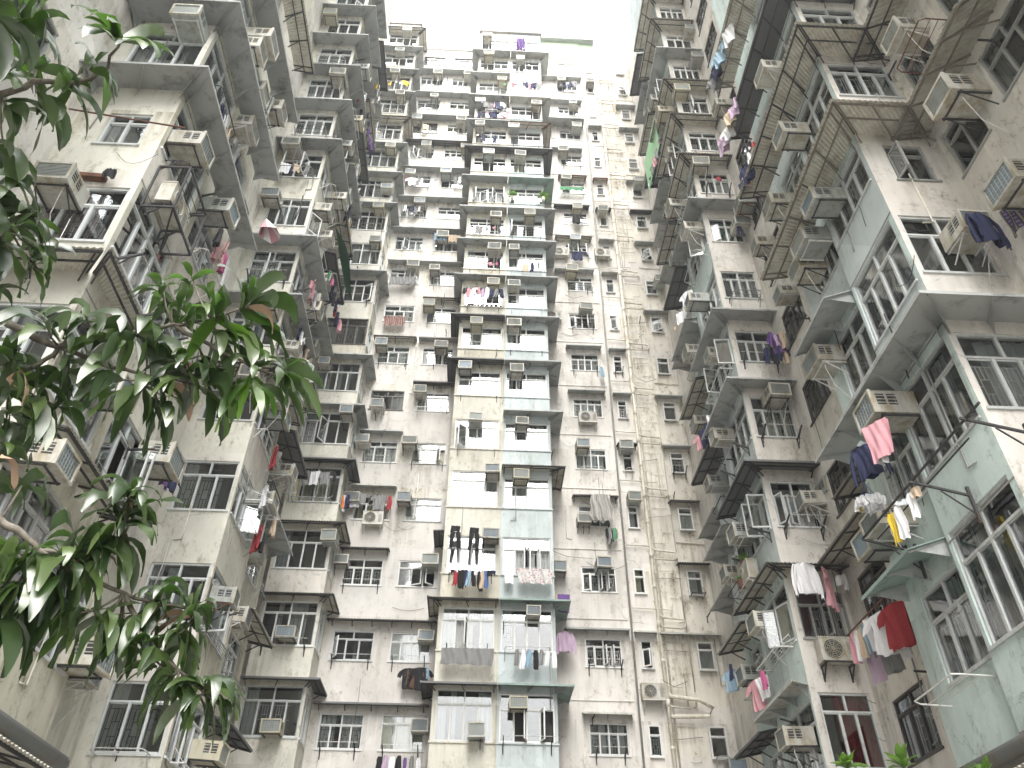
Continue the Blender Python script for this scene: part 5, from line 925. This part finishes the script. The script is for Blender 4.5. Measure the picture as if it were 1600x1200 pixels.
WHORL = [
    (-1.84, 1.94, 5.34, 0.26, 12), (-1.93, 2.08, 5.22, 0.25, 9), (-2.04, 2.12, 5.14, 0.24, 8), (-2.16, 2.16, 5.04, 0.24, 7), (-2.23, 1.86, 5.17, 0.3, 10), (-2.33, 2.0, 5.02, 0.28, 9),
    (-2.29, 2.16, 4.96, 0.28, 8), (-2.22, 2.06, 5.19, 0.2, 6), (-2.27, 1.75, 5.07, 0.3, 8), (-2.26, 2.46, 4.62, 0.26, 11), (-2.18, 2.51, 4.63, 0.2, 8), (-2.34, 2.36, 4.64, 0.28, 10),
    (-2.33, 2.57, 4.47, 0.26, 11), (-2.25, 2.69, 4.58, 0.2, 8), (-2.35, 2.64, 4.7, 0.2, 8), (-2.4, 2.67, 4.31, 0.26, 9), (-2.25, 2.76, 4.51, 0.17, 7), (-2.34, 2.31, 4.82, 0.24, 8),
    (-1.89, 2.72, 4.18, 0.2, 9), (-1.99, 2.83, 4.15, 0.2, 8), (-2.03, 2.69, 4.1, 0.22, 7), (-1.63, 2.77, 4.46, 0.17, 9), (-1.54, 2.84, 4.59, 0.16, 8), (-1.62, 2.91, 4.47, 0.16, 9),
    (-1.69, 2.85, 4.19, 0.24, 10), (-1.62, 2.91, 4.16, 0.24, 10), (-1.78, 2.84, 4.13, 0.22, 9), (-1.47, 2.86, 4.3, 0.26, 11), (-1.34, 2.88, 4.35, 0.28, 12), (-1.21, 2.87, 4.42, 0.31, 14),
    (-1.33, 2.96, 4.27, 0.27, 12), (-1.45, 2.91, 4.09, 0.24, 9), (-1.15, 2.98, 4.17, 0.24, 9), (-1.01, 3.06, 4.14, 0.27, 14), (-1.16, 3.06, 4.07, 0.27, 11), (-1.34, 3.02, 4.03, 0.25, 10),
    (-1.53, 2.97, 3.98, 0.24, 11), (-1.42, 3.0, 4.09, 0.22, 8), (-1.63, 2.96, 3.92, 0.26, 11), (-1.75, 2.88, 3.93, 0.22, 9), (-1.55, 3.04, 3.88, 0.24, 7), (-1.94, 2.88, 3.96, 0.22, 10),
    (-2.05, 2.86, 3.9, 0.22, 10), (-2.13, 2.84, 3.84, 0.24, 10), (-2.23, 2.81, 3.97, 0.22, 9), (-2.07, 2.92, 3.8, 0.26, 11), (-2.15, 2.94, 3.7, 0.26, 10), (-1.96, 2.98, 3.82, 0.2, 6),
    (-2.14, 2.94, 3.49, 0.25, 10), (-2.12, 2.75, 3.97, 0.2, 8), (-1.52, 2.98, 3.41, 0.22, 15), (-1.54, 3.02, 3.31, 0.22, 9), (-1.58, 3.05, 3.23, 0.22, 9), (-1.51, 3.07, 3.37, 0.18, 7),
    (-1.64, 3.0, 3.14, 0.22, 10), (-1.72, 2.96, 3.12, 0.22, 10), (-1.79, 2.97, 3.04, 0.24, 11), (-1.85, 2.91, 3.06, 0.24, 11), (-1.89, 2.86, 2.98, 0.26, 10), (-1.66, 2.98, 3.02, 0.24, 10),
    (-1.71, 2.99, 2.94, 0.26, 12), (-1.8, 2.96, 2.9, 0.27, 11), (-1.84, 2.97, 2.8, 0.25, 8), (-1.61, 3.05, 3.08, 0.22, 9), (-1.53, 3.1, 3.17, 0.2, 8), (-1.34, 3.19, 3.05, 0.2, 13),
    (-1.25, 3.25, 3.0, 0.2, 10), (-1.38, 3.22, 2.94, 0.2, 10), (-1.43, 3.17, 2.87, 0.2, 8), (-1.51, 3.13, 2.87, 0.2, 8), (-1.25, 3.24, 2.87, 0.2, 10), (-1.2, 3.28, 2.96, 0.17, 7),
    (-1.6, 3.08, 2.88, 0.2, 8), (-1.34, 3.24, 2.79, 0.2, 9), (-1.44, 3.19, 2.8, 0.17, 7), (-1.12, 3.34, 2.72, 0.2, 14), (-1.16, 3.35, 2.65, 0.2, 10), (-1.06, 3.37, 2.69, 0.17, 8),
    (-1.23, 3.32, 2.67, 0.18, 8), (-1.29, 3.28, 2.73, 0.18, 8), (-1.01, 3.4, 2.65, 0.14, 6), (-2.15, 1.85, 5.22, 0.2, 7), (-1.97, 2.97, 3.42, 0.2, 6),
]

# ------------------------------------------------------------------ mango tree reaching in from the left
def tree():
    rn = random.Random(12)
    t = bpy.data.objects.new('mango_tree', None); COL.objects.link(t); t.location = (-4.3, 2.6, 0); tag(t, 'mango tree with long glossy drooping leaves reaching in from the left edge', 'tree')
    off = Vector((-4.3, 2.6, 0))
    tr = MB(); a0 = Vector(BRANCH[0][0]) - off
    tr.tube([(0, 0, 0), (.1, .05, 1.2), tuple(a0 * .5 + Vector((.1, 0, .5))), tuple(a0 * .9), tuple(a0), tuple(a0 + Vector((-.2, -.3, 1.5)))], .16, 'bark', 10, r2=.05); link('trunk', tr.mesh('trunk', True), t)
    for br in BRANCH:
        b = MB(); pts = [Vector(p) - off for p in br]; fine = []
        for i in range(len(pts) - 1):
            for q in range(3): fine.append(pts[i].lerp(pts[i + 1], q / 3) + Vector([rn.uniform(-.008, .008) for _ in range(3)]))
        fine.append(pts[-1]); b.tube(fine, .026 if len(br) > 6 else .012, 'bark', 7, r2=.005); link('branch', b.mesh('branch', True), t)
    lf = MB(); tone = []
    def leaf(p, d, side, L, wd, ton, mat):
        d = d.normalized(); n = 7; P = p.copy(); prev = None; sag = rn.uniform(.35, 1.0); roll = rn.uniform(-.5, .5); fold = rn.uniform(.05, .35); wav = rn.uniform(0, .25); ph = rn.uniform(0, 6)
        s0 = (side * math.cos(roll) + d.cross(side) * math.sin(roll)).normalized()
        for i in range(n + 1):
            u = i / n; wv = wd * (math.sin(math.pi * min(1, u * .97 + .015)) ** .75) * (1.12 - .45 * u)
            s0 = (s0 - d * s0.dot(d)).normalized(); nr = s0.cross(d)
            e = wav * wd * math.sin(u * 14 + ph)
            a = P - s0 * wv + nr * (fold * wv + e); m_ = P.copy(); c = P + s0 * wv + nr * (fold * wv - e)
            cur = (a, m_, c)
            if prev:
                for q in (0, 1):
                    lf.quad(prev[q], prev[q + 1], cur[q + 1], cur[q], mat); tone.append(ton)
            prev = cur
            P = P + d * (L / n); d = (d + Vector((0, 0, -1)) * sag * (.45 + u)).normalized() if i else d
    for (x, y, z, L, n) in WHORL:
        c = Vector((x, y, z)) - off
        # twig back to the closest branch point
        best = min((Vector(p) - off for br in BRANCH for p in br[2:]), key=lambda q: (q - c).length)
        tw = MB(); tw.tube([tuple(best), tuple((best + c) / 2 + Vector((0, 0, -.02))), tuple(c)], .006, 'bark', 5, r2=.004); link('twig', tw.mesh('twig', True), t)
        axis = ((c - best).normalized() + Vector((.3, .1, .25))).normalized() if (c - best).length > .03 else Vector((.7, .1, .4)).normalized()
        a = axis.orthogonal().normalized(); b = axis.cross(a); young = rn.random() < (.12 if c.z > 3.9 else .02)
        for i in range(int(n * 1.08)):
            th = i * 2.4 + rn.uniform(-.4, .4); sp = rn.uniform(.55, 1.45)
            out = a * math.cos(th) + b * math.sin(th); d = axis * math.cos(sp) + out * math.sin(sp)
            if rn.random() < .15: d = Vector((d.x, d.y, -abs(d.z)))
            base = c - axis * rn.uniform(0, .07)
            side = axis.cross(out)
            Ln = L * rn.uniform(.6, 1.25) * 1.16; mat = 'leaf'; ton = rn.random() ** 2.2
            if young and rn.random() < .7: mat = 'leaf_young'
            if rn.random() < .012: mat = 'leaf_dry'
            leaf(base, d, side, Ln, Ln * rn.uniform(.10, .145), ton, mat)
    me = lf.mesh('crown', True); at_ = me.attributes.new('tone', 'FLOAT', 'FACE'); at_.data.foreach_set('value', [t_ for t_, o_ in zip(tone, lf.keep) if o_])
    link('crown', me, t)
tree()
# ------------------------------------------------------------------ plants on the ledge at the bottom and pot plants
def rosette(loc, n, L, label, name='ledge_plant', pot=None, seed=0, fl=.16):
    rn = random.Random(seed); o = bpy.data.objects.new(name, None); COL.objects.link(o); o.location = loc; tag(o, label, 'plant')
    lf = MB()
    for i in range(n):
        th = i * 2.4; el = rn.uniform(.35, 1.35); d = Vector((math.cos(th) * math.cos(el), math.sin(th) * math.cos(el), math.sin(el))); s = Vector((-math.sin(th), math.cos(th), 0)); P = Vector((0, 0, .02)); pv = None; LL = L * rn.uniform(.7, 1.1)
        for j in range(7):
            u = j / 6; w_ = LL * fl * math.sin(math.pi * min(.99, u * .9 + .08)); cur = (P - s * w_ + Vector((0, 0, .2 * w_)), P.copy(), P + s * w_ + Vector((0, 0, .2 * w_)))
            if pv:
                for q in (0, 1): lf.quad(pv[q], pv[q + 1], cur[q + 1], cur[q], 'leaf_young')
            pv = cur; P = P + d * LL / 6; d = (d + Vector((0, 0, -.16))).normalized()
    me = lf.mesh('leaves', True); at_ = me.attributes.new('tone', 'FLOAT', 'FACE'); at_.data.foreach_set('value', [rn.random() for _ in me.polygons]); link('leaves', me, o)
    st = MB(); st.tube([(0, 0, -.5 if pot is None else -.1), (0, 0, .05)], .018, 'bark', 6); link('stem', st.mesh('stem'), o)
    if pot: p = MB(); p.tube([(0, 0, -.22), (0, 0, -.02)], .08, pot, 10, r2=.11); link('pot', p.mesh('pot'), o)
rosette((4.0, 9.0, 3.84), 18, .26, 'bright green leafy plant on the bottom ledge, leftmost of three', seed=1)
rosette((4.62, 9.0, 3.86), 18, .27, 'bright green leafy plant on the bottom ledge, middle of three', seed=2)
rosette((5.5, 9.0, 3.80), 16, .23, 'bright green leafy plant on the bottom ledge, rightmost of three', seed=3)
rosette((.86, 25.75, Z(10) + .3), 22, .4, 'leafy pot plant at the left end of the pale blue bay', 'pot_plant', 'pipe', 4); rosette((2.5, 25.75, Z(10) + .3), 22, .4, 'leafy pot plant at the right end of the pale blue bay', 'pot_plant', 'pipe', 5)
rosette((6.95, 18.9, Z(1) - .1), 14, .25, 'small pot plant beside the weathered condenser on the far right wing', 'pot_plant', 'rust', 6); rosette((6.85, 19.1, Z(1) - .55), 14, .22, 'low pot plant under the weathered condenser on the far right wing', 'pot_plant', 'rust', 7)
pl = MB(); pl.box(3.2, 6.4, 8.85, 9.3, 3.2, 3.42, 'concrete')
for i in range(40): pl.obox((3.25 + i * .08, 8.9, 3.4), (3.25 + i * .08, 8.9, 3.72), .02, .02, 'alu_grey')
pl.obox((3.2, 8.9, 3.72), (6.4, 8.9, 3.72), .03, .03, 'alu_grey')
tag(link('planter_ledge', pl.mesh('planter_ledge')), 'spiked ledge at the bottom edge carrying three bright plants', 'ledge')
# ------------------------------------------------------------------ rooftop aerials
for i, (B, x, y, z, h_) in enumerate(((B1, -4.6, 28.0, 53.1, 1.6), (B1, -2.3, 28.4, 53.1, 1.2), (B2, -.6, 26.8, 54.0, 1.3), (B2, 1.7, 26.9, 53.74, 1.7), (B3, 4.6, 27.6, 55.3, 1.2), (B3, 7.6, 28.2, 53.8, 1.9), (B3, 8.3, 28.2, 53.8, 1.2))):
    a_ = MB(); a_.tube([(x, y, z), (x, y, z + h_)], .02, 'pipe_grey', 5)
    for q in range(4): a_.tube([(x - .3 + .05 * q, y, z + h_ - .08 - .12 * q), (x + .3 - .05 * q, y, z + h_ - .08 - .12 * q)], .01, 'pipe_grey', 4)
    link('aerial', a_.mesh('aerial'), B)
# ------------------------------------------------------------------ ground
g = MB(); g.quad((-300, -300, 0), (300, -300, 0), (300, 300, 0), (-300, 300, 0), 'paving'); struct(link('ground', g.mesh('ground')))
# ------------------------------------------------------------------ humid air
hz, N, L, P = newmat('haze_air'); N.remove(P); pv = N.new('ShaderNodeVolumePrincipled'); pv.inputs['Color'].default_value = (.95, .97, 1, 1); pv.inputs['Density'].default_value = .0016; pv.inputs['Anisotropy'].default_value = .3
L.new(pv.outputs[0], N['Material Output'].inputs['Volume'])
h = MB(); h.box(-310, 310, -310, 310, -1, 57, 'haze_air'); ho = link('haze', h.mesh('haze')); ho['kind'] = 'stuff'
